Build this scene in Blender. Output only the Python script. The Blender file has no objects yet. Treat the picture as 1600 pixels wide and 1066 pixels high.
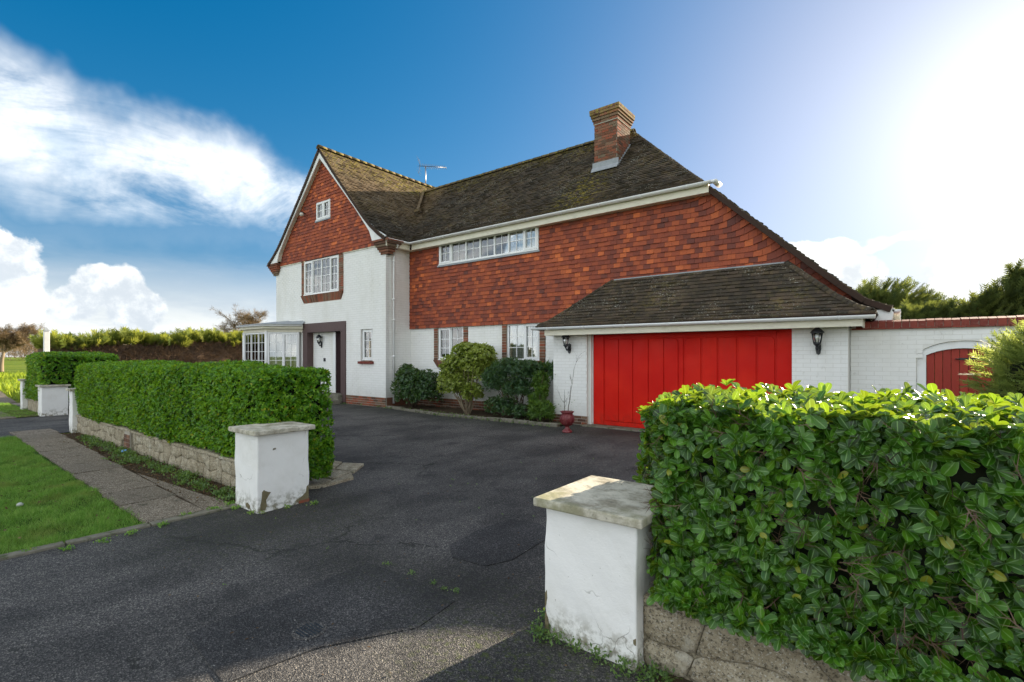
import bpy, math, random
import numpy as np
from mathutils import Vector, Matrix
random.seed(7); rng = np.random.default_rng(11)
R = math.radians
scene = bpy.context.scene
COL = scene.collection

# ------------------------------------------------------------------ camera
cam = bpy.data.cameras.new("camera"); camo = bpy.data.objects.new("camera", cam); COL.objects.link(camo)
camo.location = (0, 0, 1.6)
camo.rotation_euler = (R(90), 0, math.atan2(.6131, .7900))
cam.sensor_width = 36; cam.lens = 780 / 1600 * 36
cam.shift_y = 24 / 1600
cam.clip_start = .05; cam.clip_end = 5000
scene.camera = camo
CA, CB = .7900, .6131
def proj(X, Y, Z):                       # only used to rank pieces by how large they show
    z = -CB * X + CA * Y; return (CA * X + CB * Y) / z, (Z - 1.6) / z, z

# ------------------------------------------------------------------ light
SUN_EL = R(17.1); SUN_H = Vector((.187, .982, 0)).normalized()
SUN_D = Vector((SUN_H.x * math.cos(SUN_EL), SUN_H.y * math.cos(SUN_EL), math.sin(SUN_EL)))
sl = bpy.data.lights.new("sun", 'SUN'); sl.energy = 4.8; sl.angle = R(.5); sl.color = (1, .86, .66)
so = bpy.data.objects.new("sun", sl); COL.objects.link(so)
so.rotation_euler = SUN_D.to_track_quat('Z', 'Y').to_euler(); so.location = (5, 30, 20)
scene.view_settings.view_transform = 'Standard'; scene.view_settings.look = 'None'
scene.view_settings.gamma = 1; scene.view_settings.use_curve_mapping = False
scene.view_settings.exposure = 1.58

class NT:
    """small node helper"""
    def __init__(s, nt): s.nt = nt; s.n = nt.nodes; s.l = nt.links
    def add(s, t, ins=None, **kw):
        n = s.n.new(t)
        for k, v in kw.items(): setattr(n, k, v)
        for k, v in (ins or {}).items(): s.set(n, k, v)
        return n
    def set(s, n, k, v):
        i = n.inputs[k]
        if isinstance(v, bpy.types.NodeSocket): s.l.new(v, i)
        elif isinstance(v, bpy.types.Node): s.l.new(v.outputs[0], i)
        else:
            if i.type == 'RGBA' and not hasattr(v, '__len__'): v = (v, v, v, 1)
            if i.type == 'RGBA' and len(v) == 3: v = (*v, 1)
            i.default_value = v
    def m(s, op, a, b=0., c=0., clamp=False):
        n = s.n.new('ShaderNodeMath'); n.operation = op; n.use_clamp = clamp
        s.set(n, 0, a); s.set(n, 1, b)
        if op in ('MULTIPLY_ADD', 'SMOOTH_MIN', 'SMOOTH_MAX'): s.set(n, 2, c)
        return n.outputs[0]
    def vm(s, op, a, b=None, sc=None):
        n = s.n.new('ShaderNodeVectorMath'); n.operation = op; s.set(n, 0, a)
        if b is not None: s.set(n, 1, b)
        if sc is not None: s.set(n, 'Scale', sc)
        return n.outputs['Value'] if op in ('DOT_PRODUCT', 'LENGTH', 'DISTANCE') else n.outputs[0]
    def mr(s, v, a, b, c=0., d=1., t='SMOOTHSTEP'):
        n = s.n.new('ShaderNodeMapRange'); n.interpolation_type = t
        for k, x in zip((0, 1, 2, 3, 4), (v, a, b, c, d)): s.set(n, k, x)
        return n.outputs[0]
    def mix(s, f, a, b, mode='MIX'):
        n = s.n.new('ShaderNodeMix'); n.data_type = 'RGBA'; n.blend_type = mode
        s.set(n, 0, f); s.set(n, 6, a); s.set(n, 7, b)
        return n.outputs[2]
    def noise(s, vec, sc, det=3., rough=.5, dist=0., out=0):
        n = s.add('ShaderNodeTexNoise', {'Scale': sc, 'Detail': det, 'Roughness': rough, 'Distortion': dist})
        if vec is not None: s.set(n, 'Vector', vec)
        return n.outputs[out]
    def vor(s, vec, sc, feature='F1', out='Distance'):
        n = s.add('ShaderNodeTexVoronoi', {'Scale': sc}, feature=feature)
        if vec is not None: s.set(n, 'Vector', vec)
        return n.outputs[out]
    def ramp(s, f, stops, interp='LINEAR'):
        n = s.n.new('ShaderNodeValToRGB'); n.color_ramp.interpolation = interp
        e = n.color_ramp.elements
        while len(e) < len(stops): e.new(.5)
        for i, (p, c) in enumerate(stops):
            e[i].position = p; e[i].color = (*c, 1) if len(c) == 3 else c
        s.set(n, 0, f); return n.outputs[0]
    def comb(s, x, y, z):
        n = s.n.new('ShaderNodeCombineXYZ'); s.set(n, 0, x); s.set(n, 1, y); s.set(n, 2, z); return n.outputs[0]

# ------------------------------------------------------------------ sky: clear air plus clouds given by bearing and height
world = bpy.data.worlds.new("World"); scene.world = world; world.use_nodes = True
W = NT(world.node_tree); W.n.clear()
def sky_dir(px, py):                     # bearing of a point of the sky
    l = (px - 800) / 780; v = (557 - py) / 780
    return Vector((CA * l - CB, CB * l + CA, v)).normalized()
sky = W.add('ShaderNodeTexSky', sky_type='NISHITA', sun_disc=False, sun_elevation=SUN_EL,
            sun_rotation=math.atan2(SUN_H.x, SUN_H.y), altitude=0, air_density=1.0, dust_density=.9, ozone_density=3.0)
D = W.vm('NORMALIZE', W.add('ShaderNodeTexCoord').outputs['Generated'])
sx = W.add('ShaderNodeSeparateXYZ', {0: D}); dz = sx.outputs[2]
hs = W.add('ShaderNodeHueSaturation', {'Hue': .497, 'Saturation': 1.42, 'Value': .74, 'Color': sky.outputs[0]})
sc_ = W.add('ShaderNodeSeparateColor', {0: hs.outputs[0]})   # soft shoulder: the air near the sun stays below white
sh = [W.m('DIVIDE', c_, W.m('ADD', 1.0, W.m('DIVIDE', c_, k_))) for c_, k_ in zip(sc_.outputs, (2.9, 3.9, 6.6))]
base = W.add('ShaderNodeCombineColor', {0: sh[0], 1: sh[1], 2: sh[2]}).outputs[0]
# clouds live on a flat layer high above: project the direction on it so they shrink towards the horizon
inv = W.m('DIVIDE', 1.0, W.m('ADD', W.m('MAXIMUM', dz, 0.0), .12))
lay = W.comb(W.m('MULTIPLY', sx.outputs[0], inv), W.m('MULTIPLY', sx.outputs[1], inv), 0.0)
def arc_band(p0, p1, w0, w1):
    """mask of a long streak of cloud along the great circle p0-p1"""
    a, b = sky_dir(*p0), sky_dir(*p1); n = a.cross(b).normalized(); t = n.cross(a)
    along = W.m('ARCTAN2', W.vm('DOT_PRODUCT', D, tuple(t)), W.vm('DOT_PRODUCT', D, tuple(a)))
    across = W.vm('DOT_PRODUCT', D, tuple(n))
    wob = W.m('MULTIPLY', W.m('SUBTRACT', W.noise(D, 3.2, 5, .6), .5), .20)
    L = math.acos(a.dot(b))
    wid = W.mr(along, 0, L, w0, w1, 'LINEAR')
    d = W.m('DIVIDE', W.m('ABSOLUTE', W.m('ADD', across, wob)), wid)
    ends = W.m('MULTIPLY', W.mr(along, -L * 1.6, -L * .4), W.mr(along, L * .95, L * 1.28, 1, 0))
    return W.m('MULTIPLY', W.mr(d, .25, 1.15, 1, 0), ends)
st = arc_band((0, 195), (470, 330), .105, .075)
stv = W.m('MULTIPLY', st, W.mr(W.noise(W.vm('MULTIPLY', D, (3, 3, 7)), 1.6, 6, .62, .6), .22, .62), clamp=True)
st2 = arc_band((40, 345), (470, 395), .03, .03)
stv = W.m('MAXIMUM', stv, W.m('MULTIPLY', st2, .06))
fuzz = W.m('SUBTRACT', W.noise(D, 9, 6, .6), .5)
fuzzb = W.m('SUBTRACT', W.noise(D, 26, 5, .6), .5)
def puffs(lst, amp=.9):
    out = None
    for px, py, r in lst:
        c = sky_dir(px, py)
        v = W.m('SUBTRACT', 1.0, W.m('DIVIDE', W.vm('DISTANCE', D, tuple(c)), r / 780 * .62))
        out = v if out is None else W.m('SMOOTH_MAX', out, v, .25)
    q = W.m('ADD', out, W.m('ADD', W.m('MULTIPLY', fuzz, amp * 1.5), W.m('MULTIPLY', fuzzb, amp * .8)))
    return W.mr(q, 0.02, .22)
cum = puffs([(12, 402, 52), (38, 432, 42), (-30, 435, 85), (148, 446, 44), (194, 446, 38), (112, 474, 42), (10, 468, 75), (215, 484, 52)])
cumr = puffs([(1262, 408, 40), (1310, 402, 44), (1285, 425, 50), (1350, 430, 40), (1500, 425, 60), (1560, 400, 60), (1240, 425, 30)], .8)
wisp = W.m('MULTIPLY', arc_band((1190, 385), (1440, 368), .006, .010), .55)
# haze bank round the whole horizon and a broken layer, added denser out of view to lift shaded walls
bank_n = W.noise(W.vm('MULTIPLY', D, (1, 1, 4)), 5, 5, .6)
bank = W.m('MULTIPLY', W.mr(W.m('ADD', dz, W.m('MULTIPLY', W.m('SUBTRACT', bank_n, .5), .14)), .02, .19, 1, 0), .92)
fwd = Vector((-CB, CA, 0))
side = W.mr(W.vm('DOT_PRODUCT', D, tuple(fwd)), .25, .55, 1, 0)
fill_clouds = W.m('MULTIPLY', W.mr(W.noise(lay, 1.1, 6, .6, .4), .36, .52), W.m('MULTIPLY', side, .95))
light_n = W.noise(D, 12, 6, .65)
back_lift = W.mr(W.vm('DOT_PRODUCT', D, tuple(SUN_D)), .05, -.75, 1, 2.0)   # clouds opposite the sun brightened to lift the shaded walls
def K_(r_, g_, b_): return W.vm('SCALE', (4.2 * r_, 4.2 * g_, 4.2 * b_), sc=back_lift)
ccol = W.mix(W.mr(light_n, .36, .66), K_(.60, .66, .72), K_(1.2, 1.2, 1.16))
bcol = W.mix(W.mr(bank_n, .35, .65), K_(.62, .68, .74), K_(1.0, 1.0, .98))
c1 = W.mix(bank, base, bcol)
c1 = W.mix(W.m('MULTIPLY', fill_clouds, .9), c1, ccol)
c1 = W.mix(W.m('MULTIPLY', stv, .9, clamp=True), c1, W.mix(W.mr(light_n, .3, .65), K_(.75, .85, .95), K_(1.2, 1.2, 1.18)))
c1 = W.mix(W.m('MAXIMUM', cum, cumr), c1, ccol)
c1 = W.mix(wisp, c1, K_(1.1, 1.1, 1.05))
# the bright veil round the sun just outside the frame
sd = W.vm('DOT_PRODUCT', D, tuple(SUN_D))
veil = W.m('ADD', W.m('MULTIPLY', W.m('POWER', W.m('MAXIMUM', sd, 0.), 11.), .18), W.m('MULTIPLY', W.m('POWER', W.m('MAXIMUM', sd, 0.), 80.), .7), clamp=True)
c1 = W.mix(veil, c1, K_(1.25, 1.2, 1.08))
bg = W.add('ShaderNodeBackground', {'Color': c1, 'Strength': .1})
W.l.new(bg.outputs[0], W.add('ShaderNodeOutputWorld').inputs[0])

# ------------------------------------------------------------------ materials
MATS = {}
def material(name, fn):
    if name in MATS: return MATS[name]
    m = bpy.data.materials.new(name); m.use_nodes = True
    t = NT(m.node_tree); t.n.clear(); out = t.add('ShaderNodeOutputMaterial')
    tc = t.add('ShaderNodeNewGeometry').outputs['Position']
    t.pos = tc
    t.l.new(fn(t), out.inputs[0]); MATS[name] = m; return m
def bsdf(t, col, rough=.8, bump=None, bstr=.3, bdist=.01, spec=.3, **kw):
    n = t.add('ShaderNodeBsdfPrincipled', {'Base Color': col, 'Roughness': rough, 'Specular IOR Level': spec})
    for k, v in kw.items(): t.set(n, k.replace('_', ' '), v)
    if bump is not None:
        b = t.add('ShaderNodeBump', {'Strength': bstr, 'Distance': bdist, 'Height': bump}); t.set(n, 'Normal', b)
    return n.outputs[0]
def piecevar(t):
    """one random number for each piece, joined or single"""
    a = t.add('ShaderNodeAttribute', attribute_name='var').outputs['Fac']
    o = t.add('ShaderNodeObjectInfo').outputs['Random']
    w = t.add('ShaderNodeTexWhiteNoise', noise_dimensions='1D'); t.set(w, 'W', t.m('FRACT', t.m('ADD', a, o)))
    return w.outputs['Value'], w.outputs['Color']
def m_walltile(t):
    v, c = piecevar(t)
    s = t.add('ShaderNodeSeparateColor', {0: c})
    patch = t.noise(t.pos, .55, 2)
    x = t.m('ADD', t.m('MULTIPLY_ADD', v, .84, .08), t.m('MULTIPLY', t.m('SUBTRACT', patch, .5), .6), clamp=True)
    col = t.ramp(x, [(0, (.12, .048, .040)), (.14, (.20, .056, .037)), (.34, (.275, .068, .038)), (.62, (.35, .084, .040)), (.84, (.44, .108, .042)), (.97, (.70, .18, .055))])
    col = t.mix(t.mr(t.noise(t.pos, 16, 4, .6), .45, .8, 0, .35), col, (.13, .065, .05))
    dirt = t.mr(t.noise(t.pos, 70, 3, .6), .5, .8, 0, .5)
    col = t.mix(dirt, col, (.10, .04, .03))
    return bsdf(t, col, .82, t.noise(t.pos, 90, 4, .6), .5, .004, .25)
def m_rooftile(t):
    v, c = piecevar(t)
    big = t.noise(t.pos, .8, 4, .6)
    col = t.ramp(t.m('ADD', t.m('MULTIPLY', v, .40), t.m('MULTIPLY', big, .62)), [(.1, (.030, .025, .019)), (.4, (.052, .042, .031)), (.65, (.084, .062, .043)), (.95, (.14, .092, .060))])
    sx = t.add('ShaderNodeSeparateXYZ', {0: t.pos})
    col = t.mix(t.m('MULTIPLY', t.mr(sx.outputs[0], -13.2, -14.4), t.mr(t.noise(t.pos, 3, 4, .6), .3, .6, .25, .75)), col, (.20, .135, .075))  # wing slope lighter and warmer: sunlit gold put into the tile colour
    ridge = t.m('MAXIMUM', t.mr(t.m('ADD', sx.outputs[2], t.m('MULTIPLY', big, 1.2)), 8.2, 9.2), t.mr(t.vm('DISTANCE', t.vm('MULTIPLY', t.pos, (1, .55, .55)), (-6.75, 6.25, 3.35)), .25, 1.05, .9, 0))
    mossn = t.noise(t.pos, 9, 6, .7)
    moss = t.m('MULTIPLY', t.mr(mossn, .46, .6), t.m('ADD', t.m('MULTIPLY', ridge, .9), t.mr(big, .42, .75, .06, .28)), clamp=True)
    mcol = t.mix(t.mr(t.noise(t.pos, 25, 3), .35, .65), (.10, .11, .018), (.36, .26, .05))
    col = t.mix(moss, col, mcol)
    lich = t.m('MULTIPLY', t.mr(t.noise(t.pos, 34, 2, .5), .63, .67), t.mr(t.noise(t.pos, 1.5, 3), .42, .7))
    col = t.mix(t.m('MULTIPLY', lich, .9), col, (.50, .50, .42))
    return bsdf(t, col, .9, t.noise(t.pos, 60, 5, .65), .6, .008, .2)
def m_whitebrick(t):
    v, c = piecevar(t)
    st = t.noise(t.vm('MULTIPLY', t.pos, (1, 1, .25)), 1.6, 5, .6)
    col = t.mix(t.mr(st, .42, .75, 0, .55), (.87, .86, .82), (.70, .68, .60))
    col = t.mix(t.m('MULTIPLY', t.mr(t.noise(t.pos, 11, 5, .7), .60, .72), .5), col, (.42, .40, .34))
    col = t.mix(t.m('MULTIPLY', v, .14), col, (.62, .62, .58))
    low = t.mr(t.add('ShaderNodeSeparateXYZ', {0: t.pos}).outputs[2], .2, .75, .45, 0)
    col = t.mix(t.m('MULTIPLY', low, t.noise(t.pos, 5, 4)), col, (.35, .33, .24))
    return bsdf(t, col, .7, t.noise(t.pos, 55, 5, .6), .45, .006, .3)
def m_paintedjoint(t): return bsdf(t, t.mix(t.noise(t.pos, 7, 5, .7), (.64, .62, .56), (.84, .83, .78)), .85, t.noise(t.pos, 40, 4), .4, .005, .2)
def m_redbrick(t):
    v, c = piecevar(t)
    col = t.ramp(v, [(0, (.09, .05, .035)), (.35, (.20, .085, .05)), (.6, (.32, .085, .045)), (.8, (.26, .13, .08)), (1, (.20, .15, .10))])
    col = t.mix(t.mr(t.noise(t.pos, 6, 4, .6), .4, .75, 0, .75), col, (.14, .10, .07))
    sz = t.add('ShaderNodeSeparateXYZ', {0: t.pos}).outputs[2]
    col = t.mix(t.m('MULTIPLY', t.mr(sz, 8.1, 8.5), t.mr(t.noise(t.pos, 14, 4), .4, .6)), col, (.30, .24, .06))
    return bsdf(t, col, .88, t.noise(t.pos, 60, 4, .6), .6, .005, .2)
def m_coping(t):
    v, c = piecevar(t)
    col = t.ramp(v, [(0, (.17, .040, .030)), (1, (.27, .062, .042))])
    col = t.mix(t.mr(t.noise(t.pos, 20, 4, .6), .55, .75, 0, .5), col, (.30, .22, .18))
    return bsdf(t, col, .8, t.noise(t.pos, 60, 4, .6), .5, .005, .25)
def m_mortar(t): return bsdf(t, t.mix(t.noise(t.pos, 30, 4), (.34, .30, .24), (.50, .46, .38)), .95, t.noise(t.pos, 90, 4), .5, .004, .1)
def m_under(t): return bsdf(t, (.05, .03, .022), .95)
def m_upvc(t): return bsdf(t, (.82, .82, .80), .35, None, spec=.5)
def m_cream(t):
    col = t.mix(t.mr(t.noise(t.vm('MULTIPLY', t.pos, (1, 1, 4)), 5, 4, .6), .45, .8, 0, .6), (.78, .73, .58), (.52, .47, .35))
    return bsdf(t, col, .45, t.noise(t.pos, 30, 3), .1, .003, .4)
def m_whitepaint(t):
    col = t.mix(t.mr(t.noise(t.pos, 3, 5, .65), .5, .8, 0, .5), (.80, .80, .77), (.55, .53, .46))
    return bsdf(t, col, .5, t.noise(t.pos, 40, 3), .15, .003, .4)
def m_render(t):                        # painted render of the gate pillars
    n = t.noise(t.pos, 2.2, 6, .65)
    col = t.mix(t.mr(n, .42, .72, 0, .6), (.86, .845, .80), (.70, .68, .61))
    z = t.add('ShaderNodeSeparateXYZ', {0: t.pos}).outputs[2]
    low = t.mr(z, 0, .24, 1, 0)
    col = t.mix(t.m('MULTIPLY', low, t.mr(t.noise(t.pos, 14, 5, .7), .42, .62), clamp=True), col, (.22, .20, .13))
    ve = t.vor(t.vm('ADD', t.pos, t.vm('MULTIPLY', t.noise(t.pos, 5, 4, out=1), (.22, .22, .22))), 2.1, 'DISTANCE_TO_EDGE')
    cr = t.m('MULTIPLY', t.mr(ve, .0025, .007, 1, 0), t.mr(t.noise(t.pos, 2.6, 2), .54, .62))
    col = t.mix(t.m('MULTIPLY', cr, .7), col, (.25, .23, .19))
    spots = t.mr(t.noise(t.pos, 60, 2), .74, .77)
    col = t.mix(t.m('MULTIPLY', spots, .5), col, (.3, .28, .22))
    h = t.m('SUBTRACT', t.m('ADD', t.noise(t.pos, 9, 4, .6), t.m('MULTIPLY', t.noise(t.pos, 120, 3, .6), .22)), t.m('MULTIPLY', cr, .4))
    return bsdf(t, col, .75, h, .45, .012, .25)
def m_capstone(t):
    n = t.noise(t.pos, 6, 6, .7)
    col = t.mix(t.mr(n, .38, .66), (.62, .58, .47), (.30, .27, .20))
    col = t.mix(t.mr(t.noise(t.pos, 26, 5, .7), .55, .72, 0, .8), col, (.14, .13, .10))
    col = t.mix(t.mr(t.noise(t.pos, 3, 3), .55, .75, 0, .4), col, (.28, .30, .12))
    return bsdf(t, col, .9, t.m('ADD', n, t.m('MULTIPLY', t.noise(t.pos, 40, 5, .7), .4)), .8, .012, .15)
def m_bare(t): return bsdf(t, t.mix(t.noise(t.pos, 25, 5, .7), (.10, .085, .045), (.26, .22, .13)), .95, t.noise(t.pos, 50, 4), .8, .01, .1)
def m_stone(t):
    v, c = piecevar(t)
    n = t.noise(t.pos, 9, 7, .72)
    col = t.mix(t.mr(n, .30, .70), (.28, .235, .155), (.64, .56, .41))
    col = t.mix(t.m('MULTIPLY', v, .5), col, (.34, .27, .17))
    col = t.mix(t.mr(t.noise(t.pos, 70, 5, .75), .50, .62, 0, .85), col, (.07, .058, .040))
    col = t.mix(t.mr(t.noise(t.vm('ADD', t.pos, (7, 3, 1)), 95, 3, .7), .56, .66, 0, .8), col, (.66, .63, .54))
    col = t.mix(t.mr(t.noise(t.pos, 5, 4, .6), .60, .72, 0, .6), col, (.58, .54, .44))
    h = t.m('ADD', t.m('ADD', t.m('MULTIPLY', n, .8), t.m('MULTIPLY', t.vor(t.pos, 34), .3)), t.m('MULTIPLY', t.noise(t.pos, 70, 5, .75), .5))
    return bsdf(t, col, .95, h, .9, .03, .1)
def m_stonejoint(t): return bsdf(t, t.mix(t.mr(t.noise(t.pos, 40, 5, .75), .35, .65), (.07, .058, .038), (.30, .26, .18)), .95, t.noise(t.pos, 60, 5, .7), .8, .012, .1)
def m_soil(t):
    col = t.mix(t.noise(t.pos, 18, 5, .7), (.03, .021, .014), (.13, .095, .06))
    return bsdf(t, col, 1, t.noise(t.pos, 40, 5, .7), 1, .03, .1)
def m_asphalt(t, patch=False):
    p = t.pos
    big = t.noise(p, .8, 5, .6); mid = t.noise(t.vm('MULTIPLY', p, (1, .35, 1)), 1.6, 4, .6)
    ag = t.vor(p, 150, out='Color'); agv = t.add('ShaderNodeSeparateColor', {0: ag}).outputs[0]
    col = t.ramp(agv, [(0, (.022, .021, .021)), (.4, (.052, .050, .049)), (.8, (.105, .100, .094)), (1, (.24, .225, .20))])
    if patch: col = t.mix(1., col, (.62, .64, .68), 'MULTIPLY')
    col = t.mix(t.mr(t.m('ADD', t.m('MULTIPLY', big, .5), t.m('MULTIPLY', mid, .5)), .38, .62), t.mix(1., col, (.55, .55, .56), 'MULTIPLY'), t.mix(1., col, (1.35, 1.32, 1.3), 'MULTIPLY'))
    ch = t.mr(t.noise(p, 48, 2), .735, .75)
    col = t.mix(t.m('MULTIPLY', ch, .9), col, (.42, .40, .36))
    ve = t.vor(t.vm('ADD', p, t.vm('MULTIPLY', t.noise(p, 3, 5, .7, out=1), (.5, .5, 0))), .55, 'DISTANCE_TO_EDGE')
    crk = t.m('MULTIPLY', t.mr(ve, .003, .010, 1, 0), t.mr(t.noise(p, .7, 2), .50, .56))
    col = t.mix(t.m('MULTIPLY', crk, .8), col, (.010, .011, .008))
    stain = t.m('MULTIPLY', t.mr(t.noise(t.vm('ADD', p, (3.3, 1.7, 0)), 2.1, 4, .6), .58, .70), .55)
    col = t.mix(stain, col, (.020, .020, .021))
    # moss creeping from the kerbs and walls
    s = t.add('ShaderNodeSeparateXYZ', {0: p})
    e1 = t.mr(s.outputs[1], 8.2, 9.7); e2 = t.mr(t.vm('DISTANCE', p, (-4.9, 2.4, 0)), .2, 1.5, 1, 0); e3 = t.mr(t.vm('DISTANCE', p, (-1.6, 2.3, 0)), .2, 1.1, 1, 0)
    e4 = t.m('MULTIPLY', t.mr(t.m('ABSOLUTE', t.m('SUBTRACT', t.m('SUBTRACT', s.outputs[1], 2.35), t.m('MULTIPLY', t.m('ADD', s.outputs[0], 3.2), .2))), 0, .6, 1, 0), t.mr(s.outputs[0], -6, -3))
    mo = t.m('MULTIPLY', t.m('MAXIMUM', t.m('MAXIMUM', e1, e2), t.m('MAXIMUM', e3, t.m('MULTIPLY', e4, .4))), t.mr(t.noise(p, 22, 6, .75), .50, .62), clamp=True)
    col = t.mix(t.m('MULTIPLY', mo, .8), col, t.mix(t.noise(p, 60, 2), (.025, .045, .008), (.10, .12, .02)))
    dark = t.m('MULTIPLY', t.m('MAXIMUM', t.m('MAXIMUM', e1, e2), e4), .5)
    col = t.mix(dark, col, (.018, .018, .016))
    return bsdf(t, col, .82, t.m('ADD', t.vor(p, 150), t.m('MULTIPLY', big, .3)), .9, .008, .35)
def m_lawn(t):
    col = t.mix(t.mr(t.noise(t.pos, 1.1, 4, .6), .35, .65), (.045, .10, .012), (.08, .16, .02))
    col = t.mix(t.mr(t.noise(t.pos, 60, 3, .7), .35, .7), t.mix(1., col, (.35, .4, .4), 'MULTIPLY'), col)
    return bsdf(t, col, 1, t.noise(t.pos, 90, 3), 1, .02, .1)
def m_field(t):
    w = t.noise(t.vm('MULTIPLY', t.pos, (.5, .06, 1)), .6, 4, .6)
    col = t.mix(t.mr(w, .35, .65), (.10, .17, .015), (.20, .25, .03))
    col = t.mix(t.mr(t.noise(t.pos, 4, 5, .75), .45, .7, 0, .6), col, (.03, .06, .008))
    return bsdf(t, col, 1, t.noise(t.pos, 8, 4, .7), 1, .2, .1)
def m_slab(t):
    v, c = piecevar(t)
    ag = t.add('ShaderNodeSeparateColor', {0: t.vor(t.pos, 130, out='Color')}).outputs[1]
    col = t.ramp(ag, [(0, (.085, .068, .050)), (.6, (.23, .185, .138)), (1, (.48, .42, .33))])
    col = t.mix(t.m('MULTIPLY', v, .35), col, (.10, .088, .07))
    col = t.mix(t.mr(t.noise(t.pos, 4, 5, .7), .50, .72, 0, .7), col, (.06, .055, .035))
    return bsdf(t, col, .95, t.vor(t.pos, 130), .6, .006, .15)
def m_kerb(t):
    col = t.mix(t.noise(t.pos, 12, 6, .7), (.09, .08, .06), (.30, .28, .22))
    col = t.mix(t.mr(t.noise(t.pos, 7, 5, .7), .5, .66, 0, .8), col, (.05, .07, .02))
    return bsdf(t, col, .95, t.noise(t.pos, 40, 5), .8, .01, .1)
def m_door(t):
    n = t.noise(t.pos, 1.2, 4)
    col = t.mix(t.mr(n, .35, .7), (.60, .008, .003), (.70, .020, .007))
    col = t.mix(t.mr(t.noise(t.vm('MULTIPLY', t.pos, (12, 12, .8)), 3, 4, .6), .5, .85, 0, .35), col, (.40, .03, .015))
    z = t.add('ShaderNodeSeparateXYZ', {0: t.pos}).outputs[2]
    col = t.mix(t.m('MULTIPLY', t.mr(z, .0, .45, 1, 0), t.mr(t.noise(t.pos, 9, 5, .7), .35, .7, 0, .5)), col, (.16, .03, .02))
    return bsdf(t, col, t.mr(t.noise(t.pos, 2.5, 5, .6), .3, .7, .38, .6), t.noise(t.vm('MULTIPLY', t.pos, (8, 8, 1)), 14, 4, .6), .25, .004, .16)
def m_gate(t):
    v, c = piecevar(t)
    col = t.mix(v, (.26, .022, .014), (.36, .040, .020))
    col = t.mix(t.mr(t.noise(t.vm('MULTIPLY', t.pos, (10, 10, 1)), 4, 4, .6), .5, .8, 0, .4), col, (.16, .03, .02))
    return bsdf(t, col, .55, t.noise(t.vm('MULTIPLY', t.pos, (12, 12, 1)), 16, 4), .3, .004, .35)
def m_timber(t): return bsdf(t, t.mix(t.noise(t.vm('MULTIPLY', t.pos, (6, 6, .8)), 8, 4), (.075, .045, .042), (.13, .085, .080)), .6, t.noise(t.vm('MULTIPLY', t.pos, (10, 10, 1)), 14, 4), .3, .004, .3)
def m_darkdoor(t): return bsdf(t, (.022, .008, .009), .75, spec=.15)
def m_iron(t): return bsdf(t, t.mix(t.noise(t.pos, 60, 3), (.010, .012, .014), (.025, .027, .030)), .38, t.noise(t.pos, 120, 3), .2, .002, .5)
def m_metal(t): return bsdf(t, (.35, .35, .36), .4, Metallic=.9)
def m_lead(t): return bsdf(t, t.mix(t.noise(t.pos, 8, 5, .7), (.20, .22, .24), (.42, .44, .45)), .6, t.noise(t.pos, 20, 4), .4, .01, .4)
def m_curtain(t): return bsdf(t, t.mix(t.noise(t.vm('MULTIPLY', t.pos, (14, 14, .4)), 3, 2), (.42, .42, .38), (.66, .65, .61)), .9, spec=.1)
def m_bulb(t): return bsdf(t, (.75, .72, .62), .3, spec=.5)
def m_urn(t):
    col = t.mix(t.mr(t.noise(t.pos, 22, 5, .7), .42, .68), (.17, .018, .022), (.26, .075, .07))
    return bsdf(t, col, .38, t.noise(t.pos, 40, 4), .4, .004, .5)
def m_litter(t): return bsdf(t, (.18, .42, .75), .5)
def m_pebble(t): return bsdf(t, (.5, .5, .45), .8)
def m_glass(t):
    fr = t.add('ShaderNodeFresnel', {'IOR': 1.55})
    gl = t.add('ShaderNodeBsdfGlossy', {'Color': (1, 1, 1), 'Roughness': .015})
    tr = t.add('ShaderNodeBsdfTransparent', {'Color': (.88, .90, .89)})
    mx = t.add('ShaderNodeMixShader', {0: t.m('ADD', fr.outputs[0], .10, clamp=True)})
    t.l.new(tr.outputs[0], mx.inputs[1]); t.l.new(gl.outputs[0], mx.inputs[2]); return mx.outputs[0]
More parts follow.
